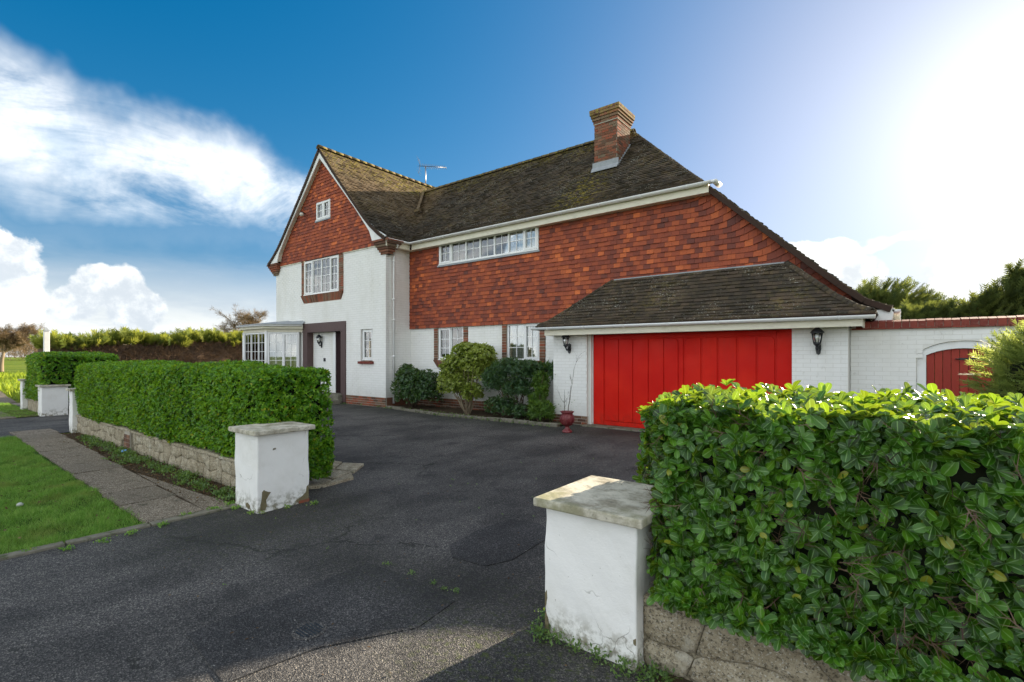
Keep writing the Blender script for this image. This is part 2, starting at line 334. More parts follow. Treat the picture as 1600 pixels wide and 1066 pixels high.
def leafmat(name, dark, mid, light, trans=(.30, .42, .04), tw=.35, rough=.35, spec=.5, rib=(.30, .38, .12), ribs=0., patch=1.4, yellow=None, margin=0.):
    def fn(t):
        a = t.add('ShaderNodeAttribute', attribute_name='leaf'); s = t.add('ShaderNodeSeparateColor', {0: a.outputs['Color']})
        v = t.m('FRACT', t.m('ADD', s.outputs[0], t.add('ShaderNodeObjectInfo').outputs['Random']))
        big = t.noise(t.pos, patch, 3, .6)
        x = t.m('ADD', t.m('MULTIPLY', v, .75), t.m('MULTIPLY', t.m('SUBTRACT', big, .35), .7), clamp=True)
        col = t.ramp(x, [(.05, dark), (.5, mid), (1, light)])
        if yellow: col = t.mix(t.mr(v, .985, .99), col, yellow)
        if name == 'grass_blade': col = t.mix(t.mr(t.noise(t.pos, 1.7, 5, .7), .50, .68, 0, .7), col, (.26, .27, .09)); col = t.mix(t.mr(t.noise(t.vm('ADD', t.pos, (5, 5, 0)), 6, 4, .7), .52, .66, 0, .6), col, (.03, .10, .02))
        if margin: col = t.mix(t.m('MULTIPLY', t.mr(t.m('ADD', s.outputs[1], t.m('MULTIPLY', t.noise(t.pos, 60, 2), .25)), .45, .75), margin), col, (.36, .38, .09))
        if ribs:
            col = t.mix(t.m('MULTIPLY', t.mr(s.outputs[1], .03, .14, 1, 0), ribs), col, rib)
            col = t.mix(t.m('MULTIPLY', t.mr(s.outputs[1], .86, .99), ribs * .55), col, rib)
            vein = t.m('SINE', t.m('MULTIPLY', t.m('SUBTRACT', s.outputs[2], t.m('MULTIPLY', s.outputs[1], .35)), 48.))
            bump = t.add('ShaderNodeBump', {'Strength': .25, 'Distance': .002, 'Height': vein})
        p = t.add('ShaderNodeBsdfPrincipled', {'Base Color': col, 'Roughness': rough, 'Specular IOR Level': spec})
        if ribs: t.set(p, 'Normal', bump)
        tl = t.add('ShaderNodeBsdfTranslucent', {'Color': t.mix(.7, t.mix(1., col, (3., 3., 2.), 'MULTIPLY'), trans)})
        mx = t.add('ShaderNodeMixShader', {0: tw}); t.l.new(p.outputs[0], mx.inputs[1]); t.l.new(tl.outputs[0], mx.inputs[2])
        return mx.outputs[0]
    return material(name, fn)
def M(n): return material(n, globals()['m_' + n])
def asph_patch(t): return m_asphalt(t, True)
L_NEAR = leafmat('hedge_leaf_near', (.005, .024, .002), (.024, .108, .007), (.12, .30, .022), (.52, .66, .03), .28, .25, .58, (.26, .42, .11), .85, 2.2, (.30, .30, .03))
L_MID = leafmat('hedge_leaf_mid', (.016, .070, .004), (.070, .22, .010), (.27, .47, .03), (.45, .58, .04), .32, .38, .36, yellow=(.36, .34, .03))
L_DARK = leafmat('shrub_leaf_dark', (.012, .032, .012), (.032, .080, .026), (.075, .15, .045), tw=.25)
L_VARI = leafmat('shrub_leaf_variegated', (.05, .10, .012), (.20, .27, .035), (.42, .47, .10), tw=.3, margin=.75)
L_FERN = leafmat('fern_leaf', (.03, .07, .01), (.07, .15, .02), (.13, .22, .03), tw=.4, rough=.5)
L_ROSE = leafmat('shrub_leaf_deep', (.014, .040, .018), (.035, .090, .036), (.08, .16, .05), tw=.3, rough=.4)
L_CON = leafmat('conifer_spray', (.025, .042, .014), (.065, .095, .028), (.15, .18, .055), (.26, .28, .05), .3, .7, .2, patch=1.2)
L_CONY = leafmat('conifer_new_growth', (.035, .065, .010), (.10, .14, .020), (.24, .25, .04), (.50, .50, .08), .38, .7, .2, patch=.8)
L_CONF = leafmat('conifer_front_spray', (.06, .11, .03), (.18, .24, .06), (.42, .46, .14), (.5, .55, .14), .42, .65, .2, patch=1.8)
L_TWIG = leafmat('dead_twig', (.06, .038, .024), (.14, .09, .058), (.25, .18, .12), (.2, .12, .07), .1, .9, .1)
L_BUD = leafmat('bare_tree_twig', (.10, .065, .035), (.20, .14, .08), (.32, .24, .14), (.3, .2, .1), .1, .9, .1)
L_GRASS = leafmat('grass_blade', (.06, .17, .025), (.17, .34, .065), (.40, .52, .17), (.28, .42, .03), .35, .6, .2, patch=3.2, yellow=(.36, .30, .12))
L_FIELD = leafmat('field_crop_blade', (.08, .14, .012), (.16, .24, .02), (.28, .32, .04), (.45, .5, .04), .4, .6, .2)
L_WEED = leafmat('weed_leaf', (.03, .075, .018), (.09, .17, .04), (.20, .30, .09), tw=.3, rough=.5)
L_LITTER = leafmat('dead_leaf', (.05, .030, .018), (.12, .075, .04), (.24, .17, .09), (.2, .1, .04), .1, .8, .1)

def m_bark(t): return bsdf(t, t.mix(t.noise(t.vm('MULTIPLY', t.pos, (1, 1, .3)), 30, 5, .7), (.04, .028, .018), (.16, .12, .08)), .9, t.noise(t.vm('MULTIPLY', t.pos, (1, 1, .3)), 30, 4), .8, .01, .1)
def m_palebark(t): return bsdf(t, t.mix(t.noise(t.pos, 30, 5, .7), (.13, .10, .065), (.34, .27, .18)), .9, None, .8, .01, .1)
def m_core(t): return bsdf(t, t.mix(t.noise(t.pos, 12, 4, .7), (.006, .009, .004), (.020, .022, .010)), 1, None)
def m_browncore(t): return bsdf(t, t.mix(t.noise(t.pos, 9, 5, .75), (.09, .058, .04), (.34, .24, .17)), 1, t.noise(t.pos, 14, 5, .8), 1, .15, .05)

# ------------------------------------------------------------------ object helpers
ORIGIN = {}
def link(o, parent=None):
    COL.objects.link(o)
    if parent is not None:
        o.parent = parent
        o.matrix_parent_inverse = Matrix.Translation(-Vector(ORIGIN.get(parent.name, (0, 0, 0))))
    return o
def tag(o, label=None, cat=None, group=None, kind=None):
    if label: o['label'] = label
    if cat: o['category'] = cat
    if group: o['group'] = group
    if kind: o['kind'] = kind
    return o
def thing(name, label, cat, loc=(0, 0, 0), group=None):
    o = bpy.data.objects.new(name, None); o.location = loc; o.empty_display_size = .2; COL.objects.link(o)
    ORIGIN[o.name] = loc
    return tag(o, label, cat, group)
class B:
    """collects faces; build() links them as one mesh object"""
    def __init__(s): s.v = []; s.f = []; s.sm = []; s.var = []
    def add(s, vs, fs, smooth=False, var=None):
        k = len(s.v); s.v += [tuple(p) for p in vs]; s.f += [tuple(i + k for i in f) for f in fs]; s.sm += [smooth] * len(fs)
        s.var += [random.random() if var is None else var] * len(vs); return s
    def box(s, x0, x1, y0, y1, z0, z1, var=None):
        if x0 > x1: x0, x1 = x1, x0
        if y0 > y1: y0, y1 = y1, y0
        if z0 > z1: z0, z1 = z1, z0
        vs = [(x, y, z) for z in (z0, z1) for y in (y0, y1) for x in (x0, x1)]
        return s.add(vs, [(0, 2, 3, 1), (4, 5, 7, 6), (0, 1, 5, 4), (2, 6, 7, 3), (0, 4, 6, 2), (1, 3, 7, 5)], var=var)
    def tube(s, pts, rad, n=8, cap=True):
        pts = [Vector(p) for p in pts]; rad = rad if hasattr(rad, '__len__') else [rad] * len(pts)
        vs = []; fs = []; N = len(pts)
        for i, p in enumerate(pts):
            t = (pts[min(i + 1, N - 1)] - pts[max(i - 1, 0)]).normalized()
            up = Vector((0, 0, 1)) if abs(t.z) < .9 else Vector((1, 0, 0))
            a = t.cross(up).normalized(); b = t.cross(a)
            for k in range(n):
                q = 2 * math.pi * k / n; vs.append(p + (a * math.cos(q) + b * math.sin(q)) * rad[i])
        for i in range(N - 1):
            for k in range(n): fs.append((i * n + k, i * n + (k + 1) % n, (i + 1) * n + (k + 1) % n, (i + 1) * n + k))
        if cap: fs += [tuple(range(n - 1, -1, -1)), tuple(range((N - 1) * n, N * n))]
        return s.add(vs, fs, True)
    def lathe(s, prof, c=(0, 0, 0), n=20, flute=0.):
        vs = []; fs = []
        for r, z in prof:
            for k in range(n):
                q = 2 * math.pi * k / n; rr = r * (1 + flute * math.cos(q * n / 2)); vs.append((c[0] + rr * math.cos(q), c[1] + rr * math.sin(q), c[2] + z))
        for i in range(len(prof) - 1):
            for k in range(n): fs.append((i * n + k, i * n + (k + 1) % n, (i + 1) * n + (k + 1) % n, (i + 1) * n + k))
        fs += [tuple(range(n - 1, -1, -1)), tuple(range((len(prof) - 1) * n, len(prof) * n))]
        return s.add(vs, fs, True)
    def prism(s, poly, d):
        """poly: list of 3-D points in one plane, pushed along vector d"""
        n = len(poly); d = Vector(d); a = [Vector(p) for p in poly]; b = [p + d for p in a]
        return s.add(a + b, [tuple(range(n)), tuple(range(2 * n - 1, n - 1, -1))] + [(i, i + n, (i + 1) % n + n, (i + 1) % n) for i in range(n)])
    def build(s, name, mat, parent=None, bevel=0., mtx=None):
        me = bpy.data.meshes.new(name)
        vv = s.v if mtx is None else [tuple(mtx @ Vector(p)) for p in s.v]
        me.from_pydata(vv, [], s.f); me.validate(); 
        if len(me.polygons) == len(s.sm): me.polygons.foreach_set('use_smooth', s.sm)
        a = me.attributes.new('var', 'FLOAT', 'POINT'); a.data.foreach_set('value', s.var[:len(me.vertices)])
        me.materials.append(mat); me.update()
        o = bpy.data.objects.new(name, me); link(o, parent)
        if any(s.sm) and not all(s.sm):
            pass
        if bevel:
            md = o.modifiers.new('bevel', 'BEVEL'); md.width = bevel; md.segments = 2; md.limit_method = 'ANGLE'
        return o
def fixnormals(o):
    import bmesh
    bm = bmesh.new(); bm.from_mesh(o.data); bmesh.ops.recalc_face_normals(bm, faces=bm.faces); bm.to_mesh(o.data); bm.free(); return o

# ------------------------------------------------------------------ pieces laid in rows (tiles and bricks)
X3 = Vector((1, 0, 0)); Y3 = Vector((0, 1, 0)); Z3 = Vector((0, 0, 1))
def piece(O, U, V, N, quad, tb, tt): return (O, U, V, N, quad, tb, tt)
def piece_geo(quad, tb, tt):
    vs = [(u, v, -.004) for u, v in quad] + [(quad[0][0], quad[0][1], tb), (quad[1][0], quad[1][1], tb), (quad[2][0], quad[2][1], tt), (quad[3][0], quad[3][1], tt)]
    return vs, [(4, 5, 6, 7), (0, 1, 5, 4), (1, 2, 6, 5), (2, 3, 7, 6), (3, 0, 4, 7)]
MCACHE = {}
def emit(pieces, name, mat, parent, nmax, xr=1.03, yr=(-.72, .75)):
    """the largest nmax pieces in view become objects of their own, the rest one joined part"""
    def rank(p):
        c = p[0] + p[1] * p[4][1][0] * .5; x, y, z = proj(*c)
        return z if z > 0 and abs(x) < xr and yr[0] < y < yr[1] else 1e6 + abs(z)
    ps = sorted(pieces, key=rank)
    for O, U, V, N, quad, tb, tt in ps[:nmax]:
        key = (name, tuple(round(c, 3) for q in quad for c in q), round(tb, 3), round(tt, 3), mat.name)
        if key not in MCACHE:
            vs, fs = piece_geo(quad, key[2], key[3]); me = bpy.data.meshes.new(name); me.from_pydata(vs, [], fs); me.materials.append(mat); MCACHE[key] = me
        o = bpy.data.objects.new(name, MCACHE[key]); link(o, parent)
        o.matrix_basis = Matrix(((U.x, V.x, N.x, O.x), (U.y, V.y, N.y, O.y), (U.z, V.z, N.z, O.z), (0, 0, 0, 1)))
    rest = ps[nmax:]
    if rest:
        b = B()
        for O, U, V, N, quad, tb, tt in rest:
            vs, fs = piece_geo(quad, tb, tt)
            b.add([O + U * a + V * c + N * d for a, c, d in vs], fs)
        o = b.build(name, mat, parent); o['kind'] = 'stuff'
def cut(iv, holes, v):
    out = [iv]
    for u0, u1, v0, v1 in holes:
        if v0 < v < v1:
            nx = []
            for a, b in out:
                if u1 <= a or u0 >= b: nx.append((a, b)); continue
                if u0 > a: nx.append((a, u0))
                if u1 < b: nx.append((u1, b))
            out = nx
    return out
def plane_rows(O, U, V, v0, v1, gauge, width, iv, holes=(), joint=0., tb=.02, tt=.006, jit=.15, warp=None, header=0.):
    O = Vector(O); N = U.cross(V); out = []; nrow = int(round((v1 - v0) / gauge)); 
    for r in range(nrow):
        a = v0 + r * gauge; b = a + gauge - joint; h = cut(iv((a + b) / 2), holes, (a + b) / 2)
        ia, ib = iv(a), iv(b)
        for s0, s1 in h:
            e0, e1 = (s0 == iv((a + b) / 2)[0]), (s1 == iv((a + b) / 2)[1])
            lo_b, hi_b = (ia[0] if e0 else s0), (ia[1] if e1 else s1); lo_t, hi_t = (ib[0] if e0 else s0), (ib[1] if e1 else s1)
            k = math.floor((min(lo_b, lo_t) - (r % 2) * width / 2) / width)
            while True:
                g0 = k * width + (r % 2) * width / 2; g1 = g0 + width - joint; k += 1
                if g0 >= max(hi_b, hi_t): break
                cl = lambda g, lo, hi: min(max(g, lo), hi)
                b0, b1, t0, t1 = cl(g0, lo_b, hi_b), cl(g1, lo_b, hi_b), cl(g0, lo_t, hi_t), cl(g1, lo_t, hi_t)
                if b1 - b0 < .02 and t1 - t0 < .02: continue
                q = [(b0, a), (b1, a), (t1, b), (t0, b)]
                if warp: q = [warp(*p) for p in q]
                dx = q[0][0]; dy = q[0][1]; gap = .0 if joint else .0015
                q = [(q[0][0] - dx + gap, 0), (q[1][0] - dx - gap, q[1][1] - dy), (q[2][0] - dx - gap, q[2][1] - dy), (q[3][0] - dx + gap, q[3][1] - dy)]
                f = random.choice((.75, .9, 1., 1.1, 1.3)) if jit else 1
                lift = Vector((0, 0, 0)) if joint else V * random.choice((-.003, 0, 0, .002))
                out.append(piece(O + U * dx + V * dy + lift, U, V, N, q, tb * f, tt * f if joint else tt))
    return out
def resample(prof, gauge):
    """prof: [(p,h)] from the eave up; points every gauge along it"""
    pts = [Vector(q) for q in prof]; out = [pts[0].copy()]; acc = 0; need = gauge
    for a, b in zip(pts, pts[1:]):
        L = (b - a).length; pos = 0
        while L - pos >= need: pos += need; out.append(a + (b - a) * (pos / L)); need = gauge
        need -= (L - pos)
    if (out[-1] - pts[-1]).length > gauge * .3: out.append(pts[-1])
    return out
def slope_rows(P3, U, prof, gauge, width, iv, tb=.027, tt=.010, backing=None, holes=()):
    """P3(u,p,h) places a point of the slope; iv(h)->(u0,u1)"""
    out = []; pr = resample(prof, gauge)
    for r, (a, b) in enumerate(zip(pr, pr[1:])):
        O = P3(0, *a); V = (P3(0, *b) - O); h = V.length; V.normalize(); N = U.cross(V).normalized()
        ia, ib = iv(a[1]), iv(b[1])
        if ia[1] - ia[0] < .03 and ib[1] - ib[0] < .03: continue
        ia = (min(ia), max(ia)); ib = (min(ib), max(ib))
        if backing is not None:
            q = [O + U * ia[0], O + U * ia[1], O + V * h + U * ib[1], O + V * h + U * ib[0]]
            backing.add([p + N * .001 for p in q] + [p - N * .09 for p in q], [(0, 1, 2, 3), (7, 6, 5, 4), (0, 4, 5, 1), (1, 5, 6, 2), (2, 6, 7, 3), (3, 7, 4, 0)])
        for (s0, s1) in cut((min(ia[0], ib[0]), max(ia[1], ib[1])), holes, (a[1] + b[1]) / 2):
            k = math.floor((s0 - (r % 2) * width / 2) / width)
            while True:
                g0 = k * width + (r % 2) * width / 2; g1 = g0 + width; k += 1
                if g0 >= s1: break
                c = lambda g, lo, hi: min(max(min(max(g, s0), s1), lo), hi)
                b0, b1, t0, t1 = c(g0, *ia), c(g1, *ia), c(g0, *ib), c(g1, *ib)
                if b1 - b0 < .015 and t1 - t0 < .015: continue
                q = [(.0015, 0), (b1 - b0 - .0015, 0), (t1 - b0 - .0015, h), (t0 - b0 + .0015, h)]
                f = random.choice((.8, .9, 1, 1.15, 1.35, 1.6))
                out.append(piece(O + U * b0 + V * random.choice((-.005, -.002, 0, 0, .003)), U, V, N, q, tb * f, tt))
    return out
def lin(tab, x):
    """piecewise linear, tab sorted by x"""
    if x <= tab[0][0]: return tab[0][1]
    for (a, fa), (b, fb) in zip(tab, tab[1:]):
        if x <= b: return fa + (fb - fa) * (x - a) / (b - a)
    return tab[-1][1]
def backing_wall(b, O, U, N, u0, u1, v0, v1, holes, th=.12):
    """wall slab standing behind its face, with openings"""
    us = sorted({u0, u1, *[h[0] for h in holes], *[h[1] for h in holes]}); vs = sorted({v0, v1, *[h[2] for h in holes], *[h[3] for h in holes]})
    us = [u for u in us if u0 <= u <= u1]; vs = [v for v in vs if v0 <= v <= v1]; O = Vector(O)
    for a, c in zip(us, us[1:]):
        for d, e in zip(vs, vs[1:]):
            if any(h[0] < (a + c) / 2 < h[1] and h[2] < (d + e) / 2 < h[3] for h in holes): continue
            q = [O + U * a + Z3 * d, O + U * c + Z3 * d, O + U * c + Z3 * e, O + U * a + Z3 * e]
            b.add(q + [p - N * th for p in q], [(0, 1, 2, 3), (7, 6, 5, 4), (0, 4, 5, 1), (1, 5, 6, 2), (2, 6, 7, 3), (3, 7, 4, 0)])

# ================================================================== SETTING: ground sheets
def sheet(name, polys, z, mat, kind='structure', parent=None):
    b = B()
    for p in polys: b.add([(x, y, z) for x, y in p], [tuple(range(len(p)))])
    o = b.build(name, mat, parent); 
    if kind: o['kind'] = kind
    return o
rc = lambda x0, x1, y0, y1: [(x0, y0), (x1, y0), (x1, y1), (x0, y1)]
sheet('ground', [rc(-1500, 1500, -1500, 1500)], -.02, M('field'))
sheet('lawn', [rc(-13.8, -5.64, -1.5, 1.75), rc(-40, -18.1, -1.5, 2.2), rc(-24, -18.4, 4.3, 16)], -.006, M('lawn'))
sheet('driveway', [rc(-24, 6, 2.95, 11.2), rc(-5.57, 6, -1.5, 2.95), rc(-18.05, -13.85, -1.5, 2.95)], -.001, M('asphalt'))
sheet('road', [rc(-120, 60, -8, -1.5)], -.001, M('asphalt'))
sheet('soil_border', [rc(-13.6, -5.6, 2.1, 2.8), rc(-21.0, -18.2, 2.2, 2.9), rc(-.95, 6, 2.28, 2.6)], .003, M('soil'))
sheet('lane', [[(-60, 3.0), (-24.2, 2.7), (-24.2, 3.15), (-60, 5.5)]], .003, M('slab'))
PATCH = material('asphalt_patch', asph_patch)
def slab_poly(name, poly, z0, z1, mat, kind='structure'):
    b = B(); b.prism([(x, y, z0) for x, y in poly], (0, 0, z1 - z0)); o = fixnormals(b.build(name, mat)); o['kind'] = kind; return o
slab_poly('asphalt_patch', [(-3.23, 1.12), (-3.25, 2.36), (-2.86, 2.40), (-2.29, 2.34), (-2.24, 1.98), (-2.52, 1.50), (-2.60, 1.06)], -.01, .006, PATCH)
slab_poly('asphalt_patch', [(-3.00, 3.00), (-3.06, 3.45), (-3.02, 3.85), (-2.72, 3.92), (-2.45, 3.78), (-2.40, 3.10), (-2.49, 2.88), (-2.80, 2.84)], -.01, .007, PATCH)
b = B(); c = (-2.71, 1.57)
b.lathe([(.0, -.02), (.085, -.02), (.085, .008), (.0, .008)], (*c, 0), 28); mh = b.build('drain_cover', PATCH)
tag(mh, "small round drain cover set in the asphalt patch near the front gate pillar", "drain cover")
b = B()
for k in range(-3, 4):
    w = math.sqrt(max(0, .075 ** 2 - (k * .02) ** 2)); b.box(c[0] - w, c[0] + w, c[1] + k * .02 - .004, c[1] + k * .02 + .004, .008, .012)
b.build('ridge', M('iron'), mh)
b = B(); b.lathe([(.088, -.01), (.096, -.01), (.096, .0095), (.088, .0095)], (*c, 0), 28); b.build('rim', M('asphalt'), mh)
# paving slabs of the footpath
pav = thing('footpath', 'strip of rough grey paving slabs between the lawn and the low stone wall', 'path', (-9.6, 1.9, 0)); pav['kind'] = 'structure'; del pav['category']
x = -5.66; i = 0
while x > -13.9:
    w = random.choice((.70, .86, .92)); y0 = 1.62 + (-5.66 - x) * .022; y1 = 2.12 + (-5.66 - x) * .04
    b = B(); s = .02; t = [random.uniform(-.007, .009) for _ in range(4)]
    q = [(x - w + .012, y0), (x - .012, y0), (x - .012 + s * 0, y1), (x - w + .012, y1)]
    b.add([(a, c_, -.05) for a, c_ in q] + [(a, c_, .016 + t[k]) for k, (a, c_) in enumerate(q)], [(4, 5, 6, 7), (0, 1, 5, 4), (1, 2, 6, 5), (2, 3, 7, 6), (3, 0, 4, 7)])
    b.build('paving_slab', M('slab'), pav); x -= w
slab_poly('path_flare', [(-5.66, 2.13), (-5.66, 2.42), (-6.3, 2.36), (-8.2, 2.24)], -.03, .012, M('slab'))
far = thing('footpath', 'far footpath', 'path', (-19.6, 2.0, 0)); far['kind'] = 'structure'; del far['category']; del far['label']
x = -18.1
while x > -24:
    b = B(); b.box(x - .74, x, 1.75, 2.35, -.05, .014 + random.uniform(-.004, .004)); b.build('paving_slab', M('slab'), far); x -= .76
# flush kerb between lawn and apron
kb = thing('kerb_edging', 'flush mossy concrete edging between the lawn end and the asphalt apron', 'kerb', (-5.6, 1, 0)); kb['kind'] = 'structure'; del kb['category']
y = -1.4
while y < 2.35:
    b = B(); j = random.uniform(-.008, .008); b.box(-5.66 + j, -5.555 + j, y + .006, y + .60, -.06, .018 + random.uniform(-.003, .004)); b.build('kerb_stone', M('kerb'), kb, .008); y += .606
# stone edging of the shrub bed
BED = [(-12.6, 9.86), (-11.2, 9.60), (-9.72, 9.44), (-8.16, 9.47), (-6.1, 9.53)]
bedo = thing('bed_edging', 'low mossy stone edging along the shrub bed under the tile hung wall', 'edging', (-9, 9.5, 0))
for (a, b_) in zip(BED, BED[1:]):
    a = Vector((*a, 0)); b_ = Vector((*b_, 0)); L = (b_ - a).length; d = (b_ - a) / L; n = max(1, round(L / .42)); nn = Vector((-d.y, d.x, 0))
    for k in range(n):
        p = a + d * (L * k / n + .008); q = a + d * (L * (k + 1) / n - .008); z = random.uniform(.05, .085); b = B()
        b.add([p, q, q + nn * .13, p + nn * .13] + [v + Z3 * (z + random.uniform(-.008, .008)) for v in (p, q, q + nn * .13, p + nn * .13)], [(4, 5, 6, 7), (0, 1, 5, 4), (1, 2, 6, 5), (2, 3, 7, 6), (3, 0, 4, 7)])
        b.build('edging_stone', M('kerb'), bedo, .012)
sheet('soil_bed', [[(x, y + .1) for x, y in BED] + [(-6.1, 10.9), (-12.6, 10.9)]], .035, M('soil'))
# crazy paving in front of the hedge end
cp = thing('hedge_end_paving', 'flat grey stone pieces at the foot of the long hedge', 'paving', (-5.9, 3.8, 0)); cp['kind'] = 'structure'; del cp['category']
for poly in ([(-5.75, 3.05), (-5.55, 3.35), (-5.72, 3.62), (-6.1, 3.5)], [(-5.70, 3.65), (-5.54, 3.38), (-5.60, 3.86), (-5.85, 4.0)], [(-5.76, 3.68), (-6.1, 3.55), (-6.2, 3.95), (-5.9, 4.02)], [(-5.88, 4.06), (-6.22, 4.0), (-6.5, 4.3), (-6.2, 4.45)], [(-6.25, 3.99), (-6.6, 3.9), (-6.9, 4.25), (-6.55, 4.32)]):
    b = B(); b.prism([(x, y, -.02) for x, y in poly], (0, 0, .045 + random.uniform(0, .012))); fixnormals(b.build('flagstone', M('stone'), cp, .006))

# ================================================================== HOUSE
house = thing('house', 'large two storey house with red hung tiles, white painted brick and dark tiled roof', 'house', (-9, 11, 0))
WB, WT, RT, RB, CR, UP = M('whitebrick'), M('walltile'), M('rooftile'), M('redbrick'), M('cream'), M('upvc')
FR = [(10.66, 5.24), (11.05, 5.46), (11.5, 5.79), (12.0, 6.27), (14.0, 8.32)]
Yf = lambda h: lin([(b_, a) for a, b_ in FR], h)
SD = [(-.10, 2.44), (-.45, 2.60), (-.81, 2.90), (-1.54, 3.60), (-2.95, 4.96), (-3.24, 5.24), (-6.3, 8.32)]
Xs = lambda h: lin([(b_, a) for a, b_ in SD], h)
WR = [(-12.42, 5.24), (-12.75, 5.45), (-13.15, 5.76), (-13.52, 6.12), (-14.12, 6.76), (-15.13, 7.84), (-16.08, 8.93)]
Xw = lambda h: lin([(b_, a) for a, b_ in WR], h)
def swayY(p): return p
rb = B(); tiles = []
# main front slope
tiles += slope_rows(lambda u, p, h: Vector((u, p, h)), X3, FR, .100, .165, lambda h: (Xw(h), Xs(h)), backing=rb)
# wing slope towards the drive
tiles += slope_rows(lambda u, p, h: Vector((p, u, h)), Y3, WR, .100, .165, lambda h: (9.66, Yf(h) if h < 8.28 else 18.), backing=rb)
# garage lean-to roof
GF = [(9.83, 2.30), (10.02, 2.43), (10.25, 2.66), (10.83, 3.40)]
GL = [(-6.92, 2.30), (-6.66, 2.43), (-6.36, 2.66), (-5.36, 3.40)]; GR = [(-.30, 2.30), (-.58, 2.43), (-.90, 2.66), (-1.72, 3.40)]
Yg = lambda h: lin([(b_, a) for a, b_ in GF], h); XL = lambda h: lin([(b_, a) for a, b_ in GL], h); XR = lambda h: lin([(b_, a) for a, b_ in GR], h)
gt = slope_rows(lambda u, p, h: Vector((u, p, h)), X3, GF, .100, .165, lambda h: (XL(h), XR(h)), backing=rb, tb=.026)
back = []
gt2 = slope_rows(lambda u, p, h: Vector((p, u, h)), Y3, GR, .10, .165, lambda h: (Yg(h), 10.85), backing=rb)
back += slope_rows(lambda u, p, h: Vector((p, -u, h)), -Y3, GL, .10, .165, lambda h: (-10.85, -Yg(h)), backing=rb)
# catslide side, rear and far side slopes
side_t = slope_rows(lambda u, p, h: Vector((p, u, h)), Y3, SD, .10, .165, lambda h: (Yf(h) if h > 5.24 else 10.68, 28 - (Yf(h) if h > 5.24 else 10.68)), backing=rb, tb=.028)
back += slope_rows(lambda u, p, h: Vector((-u, 28 - p, h)), -X3, FR, .10, .33, lambda h: (-Xs(h), -Xw(h)), backing=rb)
back += slope_rows(lambda u, p, h: Vector((-32.16 - p, -u, h)), -Y3, WR, .10, .165, lambda h: (-18., -9.66), backing=rb)
roof = rb.build('roof', M('under'), house)
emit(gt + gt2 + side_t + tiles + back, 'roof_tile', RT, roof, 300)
def half_round(name, p0, p1, step, r, parent, mat, sag=0.):
    p0 = Vector(p0); p1 = Vector(p1); L = (p1 - p0).length; d = (p1 - p0) / L; side = d.cross(Z3).normalized(); up = side.cross(d).normalized(); n = max(1, round(L / step))
    for k in range(n):
        a = p0 + d * (L * k / n) + up * random.uniform(-.004, .006); c = p0 + d * (L * (k + 1) / n + .02); vs = []; m = 7
        for P, rr in ((a, r * 1.06), (c, r * .97)):
            for th in (0, .018):
                for q in range(m):
                    an = math.pi * q / (m - 1); vs.append(P + side * math.cos(an) * (rr - th) + up * (math.sin(an) * (rr - th) * .9 - r * .25))
        fs = []
        for q in range(m - 1): fs += [(q, q + 1, 2 * m + q + 1, 2 * m + q), (m + q + 1, m + q, 3 * m + q, 3 * m + q + 1), (q + 1, q, m + q, m + q + 1), (2 * m + q, 2 * m + q + 1, 3 * m + q + 1, 3 * m + q)]
        b = B(); b.add(vs, fs, True); b.build(name, mat, parent)
half_round('ridge_tile', (-16.08, 9.64, 8.93), (-16.08, 18, 8.93), .33, .12, roof, RT)
half_round('ridge_tile', (-15.5, 14, 8.32), (-6.25, 14, 8.32), .33, .12, roof, RT)
def hip(pts, step, r):
    for a, c in zip(pts, pts[1:]): half_round('bonnet_tile', a, c, step, r, roof, RT)
hip([(XR(h), Yg(h), h + .01) for h in (2.32, 2.43, 2.66, 3.0, 3.38)], .12, .07)
hip([(XL(h), Yg(h), h + .01) for h in (2.32, 2.43, 2.66, 3.0, 3.38)], .12, .05)
hip([(Xs(h), Yf(h), h) for h in (5.26, 5.46, 5.8, 6.27, 7.0, 8.30)], .14, .05)
# verge bedding under the catslide edge: thick mossy tile edge
b = B()
for h0, h1 in ((2.44, 2.6), (2.6, 2.9), (2.9, 3.6), (3.6, 4.96), (4.96, 5.22)):
    x0, x1 = Xs(h0), Xs(h1); b.add([(x0, 10.70, h0 - .01), (x1, 10.70, h1 - .01), (x1, 10.70, h1 - .085), (x0 - .03, 10.70, h0 - .085), (x0, 10.9, h0 - .01), (x1, 10.9, h1 - .01), (x1, 10.9, h1 - .085), (x0 - .03, 10.9, h0 - .085)],
                                   [(0, 1, 2, 3), (3, 2, 6, 7), (7, 6, 5, 4), (4, 5, 1, 0), (0, 3, 7, 4), (1, 5, 6, 2)])
b.build('verge_bedding', RT, roof)
# valley tiles between wing and main roof: dark mitred strip
b = B()
for h0, h1 in zip((5.24, 5.46, 5.79, 6.27, 7.2), (5.46, 5.79, 6.27, 7.2, 8.30)):
    p = Vector((Xw(h0), Yf(h0), h0)); q = Vector((Xw(h1), Yf(h1), h1)); b.tube([p + Z3 * .0, q + Z3 * .0], .022, 6)
b.build('valley', M('under'), roof)
b = B(); b.add([(-15.38, 13.86, 8.30), (-15.24, 13.86, 8.30), (-13.98, 12.42, 6.98), (-14.12, 12.42, 6.98), (-15.38, 13.86, 8.36), (-15.24, 13.86, 8.36), (-13.98, 12.42, 7.04), (-14.12, 12.42, 7.04)], [(4, 5, 6, 7), (0, 1, 5, 4), (1, 2, 6, 5), (2, 3, 7, 6), (3, 0, 4, 7)]); b.box(-14.2, -13.9, 12.36, 12.44, 6.93, 7.03)
b.build('valley_capping', RT, roof)
